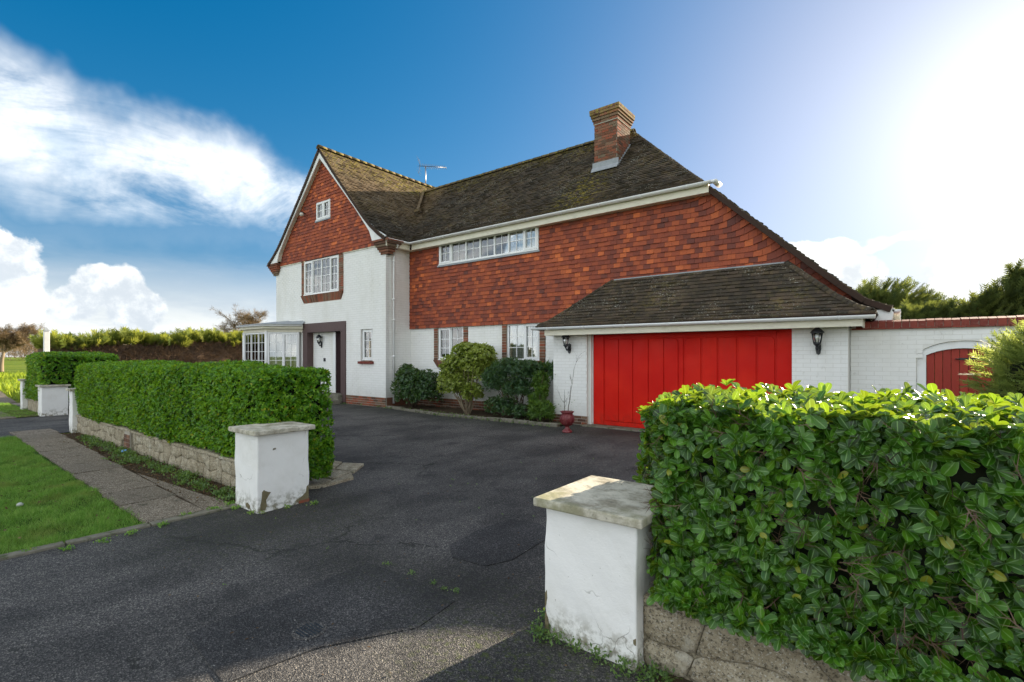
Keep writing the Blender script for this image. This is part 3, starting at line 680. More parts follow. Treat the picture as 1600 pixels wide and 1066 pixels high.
# chimney
CX0, CX1, CY0, CY1 = -6.75, -6.06, 12.47, 13.28
b = B(); b.box(CX0 + .008, CX1 - .008, CY0 + .008, CY1 - .008, 6.4, 8.06); chim = b.build('chimney', M('mortar'), house)
bp = []; cb = B()
for r in range(19):
    z = 6.68 + r * .0745; 
    for (O, U, L) in ((Vector((CX0, CY0, z)), X3, CX1 - CX0), (Vector((CX1, CY0, z)), Y3, CY1 - CY0), (Vector((CX1, CY1, z)), -X3, CX1 - CX0), (Vector((CX0, CY1, z)), -Y3, CY1 - CY0)):
        u = 0 if r % 2 else -.1125
        while u < L:
            a = max(u, 0); c = min(u + .215, L); u += .225
            if c - a > .03:
                bp.append(piece(O + U * a, U, Z3, U.cross(Z3), [(0, 0), (c - a, 0), (c - a, .064), (0, .064)], random.choice((.004, .006, .009)), .006))
for k, (z, e) in enumerate(((8.09, .03), (8.165, .055), (8.24, .08), (8.315, .105), (8.39, .11))):
    for i in range(3):
        xa = CX0 - e + (CX1 - CX0 + 2 * e) * i / 3; xb = CX0 - e + (CX1 - CX0 + 2 * e) * (i + 1) / 3
        cb = B(); cb.box(xa + .004, xb - .004, CY0 - e, CY1 + e, z, z + .068); cb.build('capping_brick', RB, chim)
b = B(); b.box(CX0 - .022, CX1 + .022, CY0 - .022, CY1 + .022, 8.06, 8.45); b.build('mortar_core', M('mortar'), chim)
emit([p for p in bp], 'brick', RB, chim, 110)
b = B(); b.box(CX0 - .05, CX1 + .05, CY0 - .03, CY0 - .012, 6.80, 7.00)
b.add([(CX0 - .06, CY0 - .03, 6.84), (CX1 + .06, CY0 - .03, 6.84), (CX1 + .05, CY0 - .12, 6.72), (CX0 - .05, CY0 - .12, 6.72), (CX0 - .06, CY0 - .03, 6.86), (CX1 + .06, CY0 - .03, 6.86), (CX1 + .05, CY0 - .12, 6.745), (CX0 - .05, CY0 - .12, 6.745)], [(4, 7, 6, 5), (0, 1, 2, 3), (2, 6, 7, 3), (1, 5, 6, 2), (0, 3, 7, 4)])
for k in range(8):
    y0 = CY0 + .10 * k; z0 = Yf and (5.24 if False else 0); h = 6.27 + (y0 - 12.0) * 1.025
    b.add([(CX1 + .012, y0, h - .05), (CX1 + .012, y0 + .13, h + .08), (CX1 + .012, y0 + .13, h + .17), (CX1 + .012, y0, h + .11), (CX1 + .03, y0 - .01, h - .05), (CX1 + .03, y0 + .11, h + .08), (CX1 + .022, y0 + .11, h + .17), (CX1 + .022, y0 - .01, h + .11)], [(4, 5, 6, 7), (0, 3, 7, 4), (3, 2, 6, 7), (1, 5, 6, 2), (0, 4, 5, 1)])
fixnormals(b.build('lead_flashing', M('lead'), chim))

# --- walls
WIN_UP = (-17.59, -14.93, 3.55, 5.3); WIN_LOW = (-13.97, -13.33, 1.44, 2.51); ENT = (-17.46, -14.78, -1, 2.80)
W1 = (-11.56, -10.10, 1.24, 2.6); W2 = (-8.81, -7.34, 1.24, 2.6); LONG = (-11.29, -7.51, 4.40, 5.3)
wb = B()
backing_wall(wb, (0, 9.9, 0), X3, Vector((0, -1, 0)), -19.5, -12.67, 0, 5.16, [WIN_UP, WIN_LOW, ENT])
backing_wall(wb, (0, 10.9, 0), X3, Vector((0, -1, 0)), -12.67, -.40, 0, 2.55, [W1, W2, (-5.6, -1.6, -1, 2.2)])
backing_wall(wb, (-12.67, 0, 0), Y3, X3, 9.905, 10.9, 0, 5.22, [])
backing_wall(wb, (-19.5, 0, 0), -Y3, -X3, -18, -9.905, 0, 5.2, [])
backing_wall(wb, (0, 18, 0), -X3, Y3, 12.7, 19.5, 0, 5.2, [])
backing_wall(wb, (-12.67, 0, 0), Y3, X3, 16.9, 18, 0, 5.2, [])
backing_wall(wb, (0, 17.1, 0), -X3, Y3, .4, 12.8, 0, 5.1, [(.0, 3.2, 2.3, 6)])
backing_wall(wb, (-.40, 0, 0), Y3, X3, 10.9, 17.1, 0, 2.4, [])
# garage piers and recess
for x0, x1 in ((-6.64, -5.72), (-1.53, -.69)): wb.box(x0, x1, 10.2, 10.895, 0, 2.16)
wb.box(-5.72, -5.64, 10.26, 10.36, 0, 2.16)
wb.box(-17.14, -15.04, 10.1, 10.25, 0, 2.5)
wall = wb.build('wall', M('paintedjoint'), house)
ww = lambda a, c: (lambda v: (a, c))
bk = []
bk += plane_rows((0, 9.9, 0), X3, Z3, .31, 5.16, .075, .225, ww(-19.5, -12.67), [WIN_UP, WIN_LOW, (-17.46, -14.78, -1, 2.8)], .009, .0045, .004)
bk += plane_rows((-12.67, 9.9, 0), Y3, Z3, .31, 5.2, .075, .225, ww(0, 1.0), [], .009, .0045, .004)
bk += plane_rows((0, 10.9, 0), X3, Z3, .31, 2.5, .075, .225, ww(-12.66, -6.64), [W1, W2], .009, .0045, .004)
bk += plane_rows((0, 10.2, 0), X3, Z3, .21, 2.16, .075, .225, ww(-6.64, -5.72), [], .009, .0045, .004)
bk += plane_rows((0, 10.2, 0), X3, Z3, .21, 2.16, .075, .225, ww(-1.53, -.69), [], .009, .0045, .004)
bk += plane_rows((0, 10.1, 0), X3, Z3, .31, 2.46, .075, .225, ww(-17.14, -15.8), [], .009, .0045, .004)
emit(bk, 'brick', WB, wall, 150)
for bx, rws, U_ in (((-14.78, -12.66, 9.89, 9.93, 0, .305), ((0, 9.89, 0), -14.78, -12.66, .31, .075), 8), ((-12.66, -6.64, 10.885, 10.93, 0, .305), ((0, 10.885, 0), -12.66, -6.64, .31, .075), 6),
                    ((-6.645, -5.715, 10.19, 10.4, 0, .205), ((0, 10.19, 0), -6.645, -5.715, .21, .07), 8), ((-1.535, -.685, 10.19, 10.4, 0, .205), ((0, 10.19, 0), -1.535, -.685, .21, .07), 0)):
    pb = B(); pb.box(*bx); po = pb.build('plinth', M('mortar'), house)
    emit(plane_rows(rws[0], X3, Z3, .01, rws[3], rws[4], .225, ww(rws[1], rws[2]), [], .012, .006, .006), 'brick', RB, po, U_)
pb = B(); pb.box(-12.68, -12.66, 9.93, 10.9, 0, .305); pb.build('plinth', RB, house)
# hung tiles
tbk = B()
backing_wall(tbk, (0, 10.86, 0), X3, Vector((0, -1, 0)), -12.66, -3.5, 2.50, 5.15, [LONG])
tbk.prism([(x, 10.865, z) for x, z in [(-3.5, 2.5), (-.42, 2.5)] + [(Xs(h) - .06, h - .04) for h in (2.65, 2.95, 3.6, 4.9, 5.1)] + [(-3.5, 5.1)]], (0, .1, 0))
hung = fixnormals(tbk.build('tile_hung_wall', M('under'), house))
def verge_warp(u, v):
    e = Xs(v) - .10; d = max(0., u - (e - .62)); return u, v + .42 * d * d / .62
def civ(v):
    u = Xs(v) - .1
    for _ in range(12): u = Xs(verge_warp(u, v)[1]) - .085 - .0
    return (-12.66, u)
LG = LONG[:2] + (4.36, 5.3)
tl = plane_rows((0, 10.86, 0), X3, Z3, 2.49, 5.13, .110, .165, civ, [LG, (-5.1, -2.1, 2.4, 3.25)], 0, .026, .008, warp=verge_warp)
tl = [p for p in tl if all((p[0] + p[1] * q[0] + p[2] * q[1]).x < Xs((p[0] + p[2] * q[1]).z) - .05 for q in p[4])]
emit(tl, 'wall_tile', WT, hung, 230)
gh = B()
XRg = lambda v: lin([(5.14, -12.98), (5.53, -13.15), (5.73, -13.29), (7.26, -14.73), (8.62, -16.06)], v)
GW = (-16.57, -15.66, 6.45, 7.12)
gpoly = [(XRg(v), v) for v in (5.15, 5.53, 5.73, 7.26, 8.62)]; gpoly = gpoly + [(-32.16 - x, v) for x, v in reversed(gpoly)]
# gable backing in strips round its window
for z0, z1 in ((5.15, 5.53), (5.53, 5.73), (5.73, 6.45), (6.45, 7.12), (7.12, 7.6), (7.6, 8.62)):
    a, c = XRg(z0), XRg(z1)
    spans = [(-32.16 - a, a, -32.16 - c, c)] if (z0, z1) != (6.45, 7.12) else [(-32.16 - a, GW[0], -32.16 - c, GW[0]), (GW[1], a, GW[1], c)]
    for l0, r0, l1, r1 in spans: gh.prism([(l0, 9.875, z0), (r0, 9.875, z0), (r1, 9.875, z1), (l1, 9.875, z1)], (0, .1, 0))
gab = fixnormals(gh.build('tile_hung_gable', M('under'), house))
giv = lambda v: (-32.16 - XRg(v), XRg(v))
emit(plane_rows((0, 9.872, 0), X3, Z3, 5.12, 8.60, .110, .165, giv, [GW], 0, .026, .008), 'wall_tile', WT, gab, 70)
b = B(); b.box(-19.5, -17.6, 9.865, 9.9, 5.09, 5.13); b.box(-14.92, -12.67, 9.865, 9.9, 5.09, 5.13); b.build('gable_drip_board', CR, house)
# barge boards
outer = [(-12.43, 5.31), (-12.88, 5.56), (-13.42, 6.00), (-14.10, 6.68), (-15.13, 7.77), (-16.08, 8.84)]
inner = [(-12.46, 5.235), (-13.10, 5.235), (-13.24, 5.56), (-13.98, 6.40), (-14.95, 7.40), (-16.08, 8.56)]
for mir in (0, 1):
    f = (lambda x: -32.16 - x) if mir else (lambda x: x)
    b = B(); n = len(outer)
    vs = [(f(x), 9.695, z) for x, z in outer] + [(f(x), 9.695, z) for x, z in inner] + [(f(x), 9.735, z) for x, z in outer] + [(f(x), 9.735, z) for x, z in inner]
    fs = []
    for i in range(n - 1): fs += [(i, i + 1, n + i + 1, n + i), (2 * n + i, 3 * n + i, 3 * n + i + 1, 2 * n + i + 1), (i, 2 * n + i, 2 * n + i + 1, i + 1), (n + i, n + i + 1, 3 * n + i + 1, 3 * n + i)]
    fs += [(0, n, 3 * n, 2 * n)]
    b.add(vs, fs); fixnormals(b.build('barge_board', M('whitepaint'), house))
    # soffit closing the verge overhang
    b = B()
    for (x0, z0), (x1, z1) in zip(inner[1:], inner[2:]): b.add([(f(x0), 9.735, z0 + .05), (f(x1), 9.735, z1 + .05), (f(x1), 9.88, z1 + .05), (f(x0), 9.88, z0 + .05)], [(0, 1, 2, 3)])
    b.build('verge_soffit', CR, house)
    # brick kneeler under the foot
    kn = None
    for k in range(6):
        z = 5.165 - k * .075; e = (5 - k) / 5; xa, xb = -12.88 - .20 * e, -12.50 + .20 * e; ya = 9.86 - .17 * e
        b = B(); b.box(f(xa), f(xb), ya, 10.05 + .25 * e if not mir else 10.05, z, z + .068)
        if kn is None: kn = b.build('kneeler', RB, house)
        else: b.build('corbel_brick', RB, kn)
    b = B(); b.box(f(-12.86), f(-12.53), 9.875, 10.1, 4.79, 5.235); b.build('mortar_core', M('mortar'), kn)

# gutters, fascias, downpipe
def gutter(path, r, name='gutter', parent=house):
    pts = [Vector(p) for p in path]; b = B(); m = 9; vs = []; fs = []; n = len(pts)
    for i, p in enumerate(pts):
        d0 = (pts[i] - pts[i - 1]).normalized() if i else (pts[1] - pts[0]).normalized(); d1 = (pts[i + 1] - pts[i]).normalized() if i < n - 1 else d0
        s0 = d0.cross(Z3).normalized(); s1 = d1.cross(Z3).normalized(); s = (s0 + s1); s = s / max(.3, s.length_squared) * 2
        for rr in (r, r - .006):
            for q in range(m):
                an = math.pi * q / (m - 1); vs.append(p + s * math.cos(an) * rr - Z3 * math.sin(an) * rr)
    for i in range(n - 1):
        o0 = i * 2 * m; o1 = o0 + 2 * m
        for q in range(m - 1): fs += [(o0 + q, o0 + q + 1, o1 + q + 1, o1 + q), (o0 + m + q + 1, o0 + m + q, o1 + m + q, o1 + m + q + 1)]
        fs += [(o0, o1, o1 + m, o0 + m), (o0 + m - 1, o0 + 2 * m - 1, o1 + 2 * m - 1, o1 + m - 1)]
    for o0 in (0, (n - 1) * 2 * m): fs.append(tuple(range(o0, o0 + m)))
    b.add(vs, fs, True); g = fixnormals(b.build(name, M('upvc'), parent))
    for a, c in zip(pts, pts[1:]):
        L = (c - a).length; k = int(L / .95)
        for i in range(k):
            p = a + (c - a) * ((i + .5) / k); d = (c - a).normalized(); s = d.cross(Z3); bb = B(); vs = []
            for e in (-.022, .022):
                for q in range(m):
                    an = math.pi * q / (m - 1); vs.append(p + d * e + s * math.cos(an) * (r + .008) - Z3 * math.sin(an) * (r + .008))
            bb.add(vs, [(q, q + 1, m + q + 1, m + q) for q in range(m - 1)]); 
            fx = bb.build('bracket', M('upvc'), g); md = fx.modifiers.new('thick', 'SOLIDIFY'); md.thickness = .008
    return g
gutter([(-12.36, 9.70, 5.22), (-12.36, 10.58, 5.22), (-3.02, 10.58, 5.20)], .062)
gutter([(-6.98, 9.76, 2.28), (-.30, 9.76, 2.26)], .058)
b = B(); b.box(-12.34, -3.12, 10.655, 10.675, 5.0, 5.20); b.box(-12.44, -12.42, 9.72, 10.655, 5.0, 5.20); b.build('fascia', CR, house)
b = B(); b.box(-12.62, -3.13, 10.675, 10.855, 5.0, 5.012); b.box(-12.655, -12.44, 10.06, 10.66, 5.0, 5.012); b.build('soffit', CR, house)
b = B(); b.box(-6.66, -.47, 9.84, 9.86, 2.09, 2.25); b.box(-.49, -.47, 9.86, 10.9, 2.09, 2.25); b.box(-6.66, -6.64, 9.86, 10.19, 2.09, 2.25); b.build('fascia', CR, house)
b = B(); b.box(-6.64, -.49, 9.86, 10.22, 2.155, 2.17); b.build('soffit', CR, house)
b = B(); b.box(-5.34, -1.75, 10.815, 10.84, 3.395, 3.425); b.build('abutment_flashing', M('lead'), roof)
dp = B(); dp.tube([(-12.36, 10.12, 5.17), (-12.36, 10.12, 5.08), (-12.56, 10.14, 4.88), (-12.58, 10.14, 4.75), (-12.58, 10.14, .12)], .036, 10)
dpo = dp.build('downpipe', M('whitepaint'), house)
for z in (4.6, 3.4, 2.75, 1.6, .6):
    b = B(); b.lathe([(.044, -.03), (.044, .03)], (-12.58, 10.14, z), 12); b.box(-12.67, -12.60, 10.12, 10.16, z - .012, z + .012); b.build('pipe_clip', M('whitepaint'), dpo)
# white end box of the catslide eave with the gutter running back
b = B(); b.prism([(-.38, 10.72, 2.40), (-.06, 10.72, 2.42), (-.10, 10.72, 2.22), (-.38, 10.72, 2.20)], (0, .3, 0)); fixnormals(b.build('eave_box_end', M('whitepaint'), house))
gutter([(-.04, 10.72, 2.40), (-.04, 17.2, 2.38)], .058)
gutter([(-2.98, 10.50, 5.19), (-2.98, 10.9, 5.19)], .062, 'gutter_end')

# --- windows
def window(name, x0, x1, z0, z1, mtx, lights, casements=(), rows=3, cols=2, label=None, fw=.05):
    """x to the right, y into the wall, z up; lights = inner mullion positions"""
    b = B(); b.box(x0, x0 + fw, 0, .07, z0, z1); b.box(x1 - fw, x1, 0, .07, z0, z1); b.box(x0 + fw, x1 - fw, .001, .069, z1 - fw, z1); b.box(x0 + fw, x1 - fw, .001, .069, z0, z0 + fw)
    xs = [x0] + list(lights) + [x1]
    for m in lights: b.box(m - fw / 2, m + fw / 2, .002, .068, z0 + fw, z1 - fw)
    b.box(x0 - .01, x1 + .01, -.03, -.001, z0 - .012, z0 + .018)
    w = b.build(name, UP, house, .004, mtx)
    if label: w['label'] = label
    for i in range(len(xs) - 1):
        a = xs[i] + (fw if i == 0 else fw / 2); c = xs[i + 1] - (fw if i == len(xs) - 2 else fw / 2); d, e = z0 + fw, z1 - fw
        if i in casements:
            f = .042; bb = B(); bb.box(a - .012, a + f, -.016, .03, d - .012, e + .012); bb.box(c - f, c + .012, -.016, .03, d - .012, e + .012); bb.box(a + f, c - f, -.015, .029, e - f, e + .012); bb.box(a + f, c - f, -.015, .029, d - .012, d + f)
            bb.build('casement', UP, w, .004, mtx); a += f; c -= f; d += f; e -= f
        bb = B(); bb.box(a, c, .030, .036, d, e); bb.build('pane', M('glass'), w, 0, mtx)
        g = B()
        for k in range(1, cols): x = a + (c - a) * k / cols; g.box(x - .009, x + .009, .018, .029, d, e)
        for k in range(1, rows): z = d + (e - d) * k / rows; g.box(a, c, .020, .0295, z - .009, z + .009)
        if g.v: g.build('glazing_bars', UP, w, 0, mtx)
    return w
def curtain(x0, x1, z0, z1, mtx, label, gaps=()):
    b = B(); n = max(8, int((x1 - x0) / .022)); vs = []; fs = []
    for k in range(n + 1):
        x = x0 + (x1 - x0) * k / n; y = .16 + .022 * math.sin(k * .9) + .012 * math.sin(k * .37 + 1)
        vs += [(x, y, z0), (x, y, z1), (x, y + .006, z0), (x, y + .006, z1)]
    for k in range(n):
        xm = x0 + (x1 - x0) * (k + .5) / n
        if any(a < xm < c for a, c in gaps): continue
        o = 4 * k; fs += [(o, o + 4, o + 5, o + 1), (o + 2, o + 3, o + 7, o + 6)]
    b.add(vs, fs, True); return tag(b.build('curtain', M('curtain'), None, 0, mtx), label, 'curtain', 'pale curtains behind the house windows')
T = lambda x, y, z: Matrix.Translation((x, y, z))
window('window', -17.44, -15.20, 3.85, 5.10, T(0, 9.90, 0), [-16.86, -16.30, -15.75], {0, 3}, 4, 2)
curtain(-17.4, -15.25, 3.86, 5.08, T(0, 9.9, 0), 'white curtain behind the four light window under the gable tiles')
window('window', -16.56, -15.67, 6.46, 7.11, T(0, 9.86, 0), [-16.11], {0, 1}, 2, 2)
curtain(-16.5, -15.72, 6.48, 7.09, T(0, 9.86, 0), 'white curtain behind the little attic window high in the gable')
window('window', -13.94, -13.36, 1.48, 2.48, T(0, 9.95, 0), [], {0}, 3, 2)
curtain(-13.9, -13.4, 1.5, 2.46, T(0, 9.95, 0), 'grey curtain behind the narrow window right of the front entrance')
b = B(); b.box(-14.03, -13.27, 9.82, 9.96, 1.36, 1.44); b.build('tile_sill', M('coping'), house)
b = B(); b.box(-13.97, -13.33, 9.94, 10.0, 2.47, 2.51); b.build('lintel', M('mortar'), house)
window('window', -11.27, -7.53, 4.42, 5.10, T(0, 10.83, 0), [-10.73, -10.14, -9.58, -9.04, -8.53, -8.01], {0, 6}, 2, 2)
curtain(-11.0, -7.55, 4.44, 5.08, T(0, 10.83, 0), 'pale curtain behind the long seven light strip window under the eaves', gaps=((-10.75, -10.5), (-8.6, -8.3)))
window('window', -11.37, -10.30, 1.49, 2.50, T(0, 10.91, 0), [-10.83], {0}, 3, 2)
curtain(-11.33, -10.33, 1.5, 2.48, T(0, 10.91, 0), 'pale curtain behind the ground floor window above the rounded yellow shrub')
window('window', -8.63, -7.54, 1.49, 2.50, T(0, 10.91, 0), [-8.04], {1}, 3, 2)
curtain(-8.6, -7.57, 1.5, 2.48, T(0, 10.91, 0), 'pale curtain behind the ground floor window nearest the garage', gaps=((-8.0, -7.93),))
b = B(); b.box(-11.32, -7.48, 10.80, 10.86, 4.36, 4.405); b.build('lead_sill', M('lead'), house)
b = B(); b.box(-16.6, -15.63, 9.83, 9.88, 6.40, 6.45); b.build('lead_sill', M('lead'), house)
# brick dressings beside and under the windows
def strip(x0, x1, z0, z1, y, n, parent):
    z = z0; k = 0
    while z < z1 - .03:
        if k % 2 or x1 - x0 < .2: bb = B(); bb.box(x0, x1, y - .02, y + .1, z, z + .064); bb.build('brick', RB, parent)
        else:
            xm = (x0 + x1) / 2; bb = B(); bb.box(x0, xm - .004, y - .02, y + .1, z, z + .064); bb.build('brick', RB, parent); bb = B(); bb.box(xm + .004, x1, y - .02, y + .1, z, z + .064); bb.build('brick', RB, parent)
        z += .0755; k += 1
def dressing(xa, xb, xc, xd, z0, z1, zs, y, cutc=.15):
    bb = B(); bb.box(xa + .005, xb - .002, y - .012, y + .12, z0, z1); bb.box(xc + .002, xd - .005, y - .012, y + .12, z0, z1)
    d = bb.build('brick_dressing', M('mortar'), house)
    strip(xa, xb - .003, z0, z1, y, 0, d); strip(xc + .003, xd, z0, z1, y, 0, d)
    for sg, xe in ((1, xa), (-1, xd)):
        bb = B(); bb.prism([(xe - sg * .02, y + .001, z0 + .0), (xe - sg * .02, y + .001, zs - .03), (xe + sg * (cutc + .01), y + .001, zs - .03)], (0, .1, 0)); fixnormals(bb.build('wall_corner', WB, house))
    n = max(6, int((xd - xa) / .075))
    for k in range(n):                 # soldier bricks of the sloped sill
        u0 = k / n; u1 = (k + 1) / n - .006; p = []
        for u, top in ((u0, 1), (u1, 1), (u1, 0), (u0, 0)):
            x = xa + (xd - xa) * u if top else (xa + cutc) + (xd - xa - 2 * cutc) * u
            p.append((x, y - (.06 if top else .02), z0 - .004 if top else zs))
        q = [(x, y + .05, z) for x, _, z in p]; bb = B(); bb.add(p + q, [(3, 2, 1, 0), (4, 5, 6, 7), (0, 1, 5, 4), (1, 2, 6, 5), (2, 3, 7, 6), (3, 0, 4, 7)]); fixnormals(bb.build('sill_brick', RB, d))
dressing(-17.59, -17.45, -15.19, -14.93, 3.84, 5.12, 3.56, 9.9)
dressing(-11.55, -11.38, -10.29, -10.11, 1.49, 2.50, 1.26, 10.9)
dressing(-8.80, -8.64, -7.53, -7.35, 1.49, 2.50, 1.26, 10.9)

# --- bay window left of the entrance
bay = [(-17.46, 9.9), (-18.41, 8.95), (-20.2, 8.95), (-21.15, 9.9), (-21.15, 11.6)]
bb = B(); bi = [(-17.7, 9.95), (-18.5, 9.1), (-20.1, 9.1), (-21.0, 9.95), (-21.0, 11.6)]
for k in range(4):
    (a0, a1), (c0, c1) = bay[k], bay[k + 1]; (d0, d1), (e0, e1) = bi[k], bi[k + 1]
    for z0, z1 in ((0, .72), (2.50, 2.72)):
        bb.add([(a0, a1, z0), (c0, c1, z0), (e0, e1, z0), (d0, d1, z0), (a0, a1, z1), (c0, c1, z1), (e0, e1, z1), (d0, d1, z1)], [(0, 1, 5, 4), (1, 2, 6, 5), (2, 3, 7, 6), (3, 0, 4, 7), (4, 5, 6, 7), (3, 2, 1, 0)])
bayo = fixnormals(bb.build('bay', M('cream'), house))
def face_mtx(p, q):                      # p is the right end seen from outside
    p = Vector((*p, 0)); q = Vector((*q, 0)); U = (p - q).normalized(); Yv = Z3.cross(U); return Matrix(((U.x, Yv.x, 0, q.x), (U.y, Yv.y, 0, q.y), (0, 0, 1, 0), (0, 0, 0, 1))), (p - q).length
mA, LA = face_mtx(bay[0], bay[1]); mB, LB = face_mtx(bay[1], bay[2]); mC, LC = face_mtx(bay[2], bay[3]); mD, LD = face_mtx(bay[3], bay[4])
window('window', .07, LA - .17, .74, 2.49, mA, [.60], {1}, 5, 2)
window('window', .05, LB - .05, .74, 2.49, mB, [.62, 1.20], set(), 5, 2)
window('window', .05, LC - .07, .74, 2.49, mC, [.66], {0}, 5, 2)
window('window', .05, LD - .05, .74, 2.49, mD, [.8], {0}, 5, 2)
bb = B()
for (x, y) in bay[:4]: bb.tube([(x - .0, y + .03, .7), (x, y + .03, 2.52)], .06, 8)
bb.build('corner_post', UP, bayo)
curtain(.08, LA - .2, .76, 2.48, mA, 'striped pale curtain in the angled side of the bay next to the entrance', gaps=((.88, .93), (1.0, 1.04), (.70, .73)))
curtain(.07, LB - .07, .76, 2.48, mB, 'pale curtain across the long front of the bay window')
def offs(pl, d):                         # push the bay outline outward
    out = []
    for i, p in enumerate(pl):
        p = Vector(p); ns = []
        for a, c in ((i - 1, i), (i, i + 1)):
            if a < 0 or c >= len(pl): continue
            t = (Vector(pl[c]) - Vector(pl[a])).normalized(); ns.append(Vector((-t.y, t.x)))
        n = sum(ns, Vector((0, 0))); n = n / n.length_squared * len(ns) if len(ns) > 1 else n
        out.append(tuple(p + n * d))
    return out
o1 = offs(bay, .13); o0 = offs(bay, .02)
if (Vector(o1[1]) - Vector((-19, 11))).length < (Vector(bay[1]) - Vector((-19, 11))).length: o1 = offs(bay, -.13); o0 = offs(bay, -.02)
bb = B()
for k in range(4):
    a, c, d, e = o1[k], o1[k + 1], o0[k + 1], o0[k]
    bb.add([(*a, 2.62), (*c, 2.62), (*d, 2.62), (*e, 2.62), (*a, 2.76), (*c, 2.76), (*d, 2.76), (*e, 2.76)], [(0, 1, 5, 4), (1, 2, 6, 5), (2, 3, 7, 6), (3, 0, 4, 7), (4, 5, 6, 7), (3, 2, 1, 0)])
fixnormals(bb.build('fascia', CR, bayo))
o2 = offs(bay, .17) if o1 == offs(bay, .13) else offs(bay, -.17)
bb = B(); top = [(-17.44, 10.0), (-18.6, 10.0), (-19.4, 10.0), (-20.2, 10.6), (-20.2, 11.6)]
for k in range(4):
    a, c, d, e = o2[k], o2[k + 1], top[k + 1], top[k]
    bb.add([(*a, 2.77), (*c, 2.77), (*d, 2.95), (*e, 2.95), (*a, 2.80), (*c, 2.80), (*d, 2.99), (*e, 2.99)], [(0, 1, 5, 4), (1, 2, 6, 5), (2, 3, 7, 6), (3, 0, 4, 7), (4, 5, 6, 7), (3, 2, 1, 0)])
bb.prism([(-19.5, 9.95, 2.97), (-20.2, 10.6, 2.97), (-20.2, 11.6, 2.97), (-19.5, 11.6, 2.97)], (0, 0, .02))
fixnormals(bb.build('bay_roof', M('lead'), bayo))
gutter([(x, y, 2.745) for x, y in reversed(offs(bay, .21) if o1 == offs(bay, .13) else offs(bay, -.21))][::1], .04, 'gutter', bayo)

# --- entrance
bb = B(); bb.box(-17.46, -17.16, 9.855, 10.1, 0, 2.47); bb.build('door_surround_post', M('timber'), house)
bb = B(); bb.box(-15.04, -14.78, 9.855, 10.1, .04, 2.47); bb.build('door_surround_post', M('timber'), house)
bb = B(); bb.box(-17.46, -14.78, 9.85, 10.1, 2.47, 2.80); bb.build('door_surround_lintel', M('timber'), house)
bb = B(); bb.box(-15.80, -15.65, 10.05, 10.11, .32, 2.46); bb.build('door_frame', UP, house)
bb = B(); bb.box(-15.65, -15.05, 10.07, 10.11, .32, 2.46); dd = bb.build('front_door', M('darkdoor'), house)
bb = B(); bb.box(-15.58, -15.12, 10.06, 10.07, .5, 1.2); bb.box(-15.58, -15.12, 10.06, 10.07, 1.35, 2.3); bb.build('panel', M('darkdoor'), dd, .008)
bb = B(); bb.box(-17.1, -14.95, 9.70, 10.1, 0, .31); st1 = bb.build('entrance_step', M('kerb'), house, .01)
bb = B(); bb.box(-17.2, -14.82, 9.36, 9.70, 0, .14); bb.build('step', M('kerb'), st1, .01)

# --- garage door
gd = B(); gd.box(-5.62, -1.55, 10.36, 10.41, .03, 2.10); GD = gd.build('garage_door', M('door'), house)
GD['label'] = 'wide bright red garage door with vertical panels'
gx = [-5.34, -4.99, -4.65, -4.29, -3.95, -3.64], [-3.52, -3.17, -2.85, -2.49, -2.14, -1.82]
for s, xs in enumerate(gx):
    for k in range(5):
        g = .014 if s == 0 else .030
        a, c = xs[k] + g / 2, xs[k + 1] - g / 2; z0, z1 = .13, 1.98; r = .09
        poly = [(a, z0), (c, z0)]
        if k == 4: poly += [(c, z1 - r)] + [(c - r + r * math.cos(q), z1 - r + r * math.sin(q)) for q in (R(30), R(60), R(90))]
        else: poly += [(c, z1)]
        if k == 0: poly += [(a + r + r * math.cos(q), z1 - r + r * math.sin(q)) for q in (R(90), R(120), R(150), R(180))]
        else: poly += [(a, z1)]
        bb = B(); bb.prism([(x, 10.338, z) for x, z in poly], (0, .0215, 0)); fixnormals(bb.build('panel', M('door'), GD, .011))
def rail(x0, x1, z0, z1, y0=10.336): 
    bb = B(); bb.box(x0, x1, y0, 10.3585, z0, z1); bb.build('door_rail', M('door'), GD, .005)
rail(-5.62, -5.36, .03, 2.10); rail(-3.62, -3.54, .12, 1.99); rail(-1.80, -1.55, .03, 2.10); rail(-5.355, -1.805, 1.998, 2.10); rail(-5.355, -1.805, .03, .115)
bb = B(); bb.box(-5.69, -5.625, 10.32, 10.40, 0, 2.155); bb.box(-1.548, -1.53, 10.32, 10.40, 0, 2.155); bb.box(-5.625, -1.548, 10.32, 10.40, 2.103, 2.155); bb.build('garage_door_frame', UP, house)
bb = B(); bb.box(-5.80, -1.5, 10.02, 10.40, -.02, .025); bb.build('threshold', M('kerb'), house, .008)
bb = B(); bb.box(-5.6, -1.6, 10.5, 10.52, 0, 2.2); bb.build('garage_inner_wall', M('under'), house)

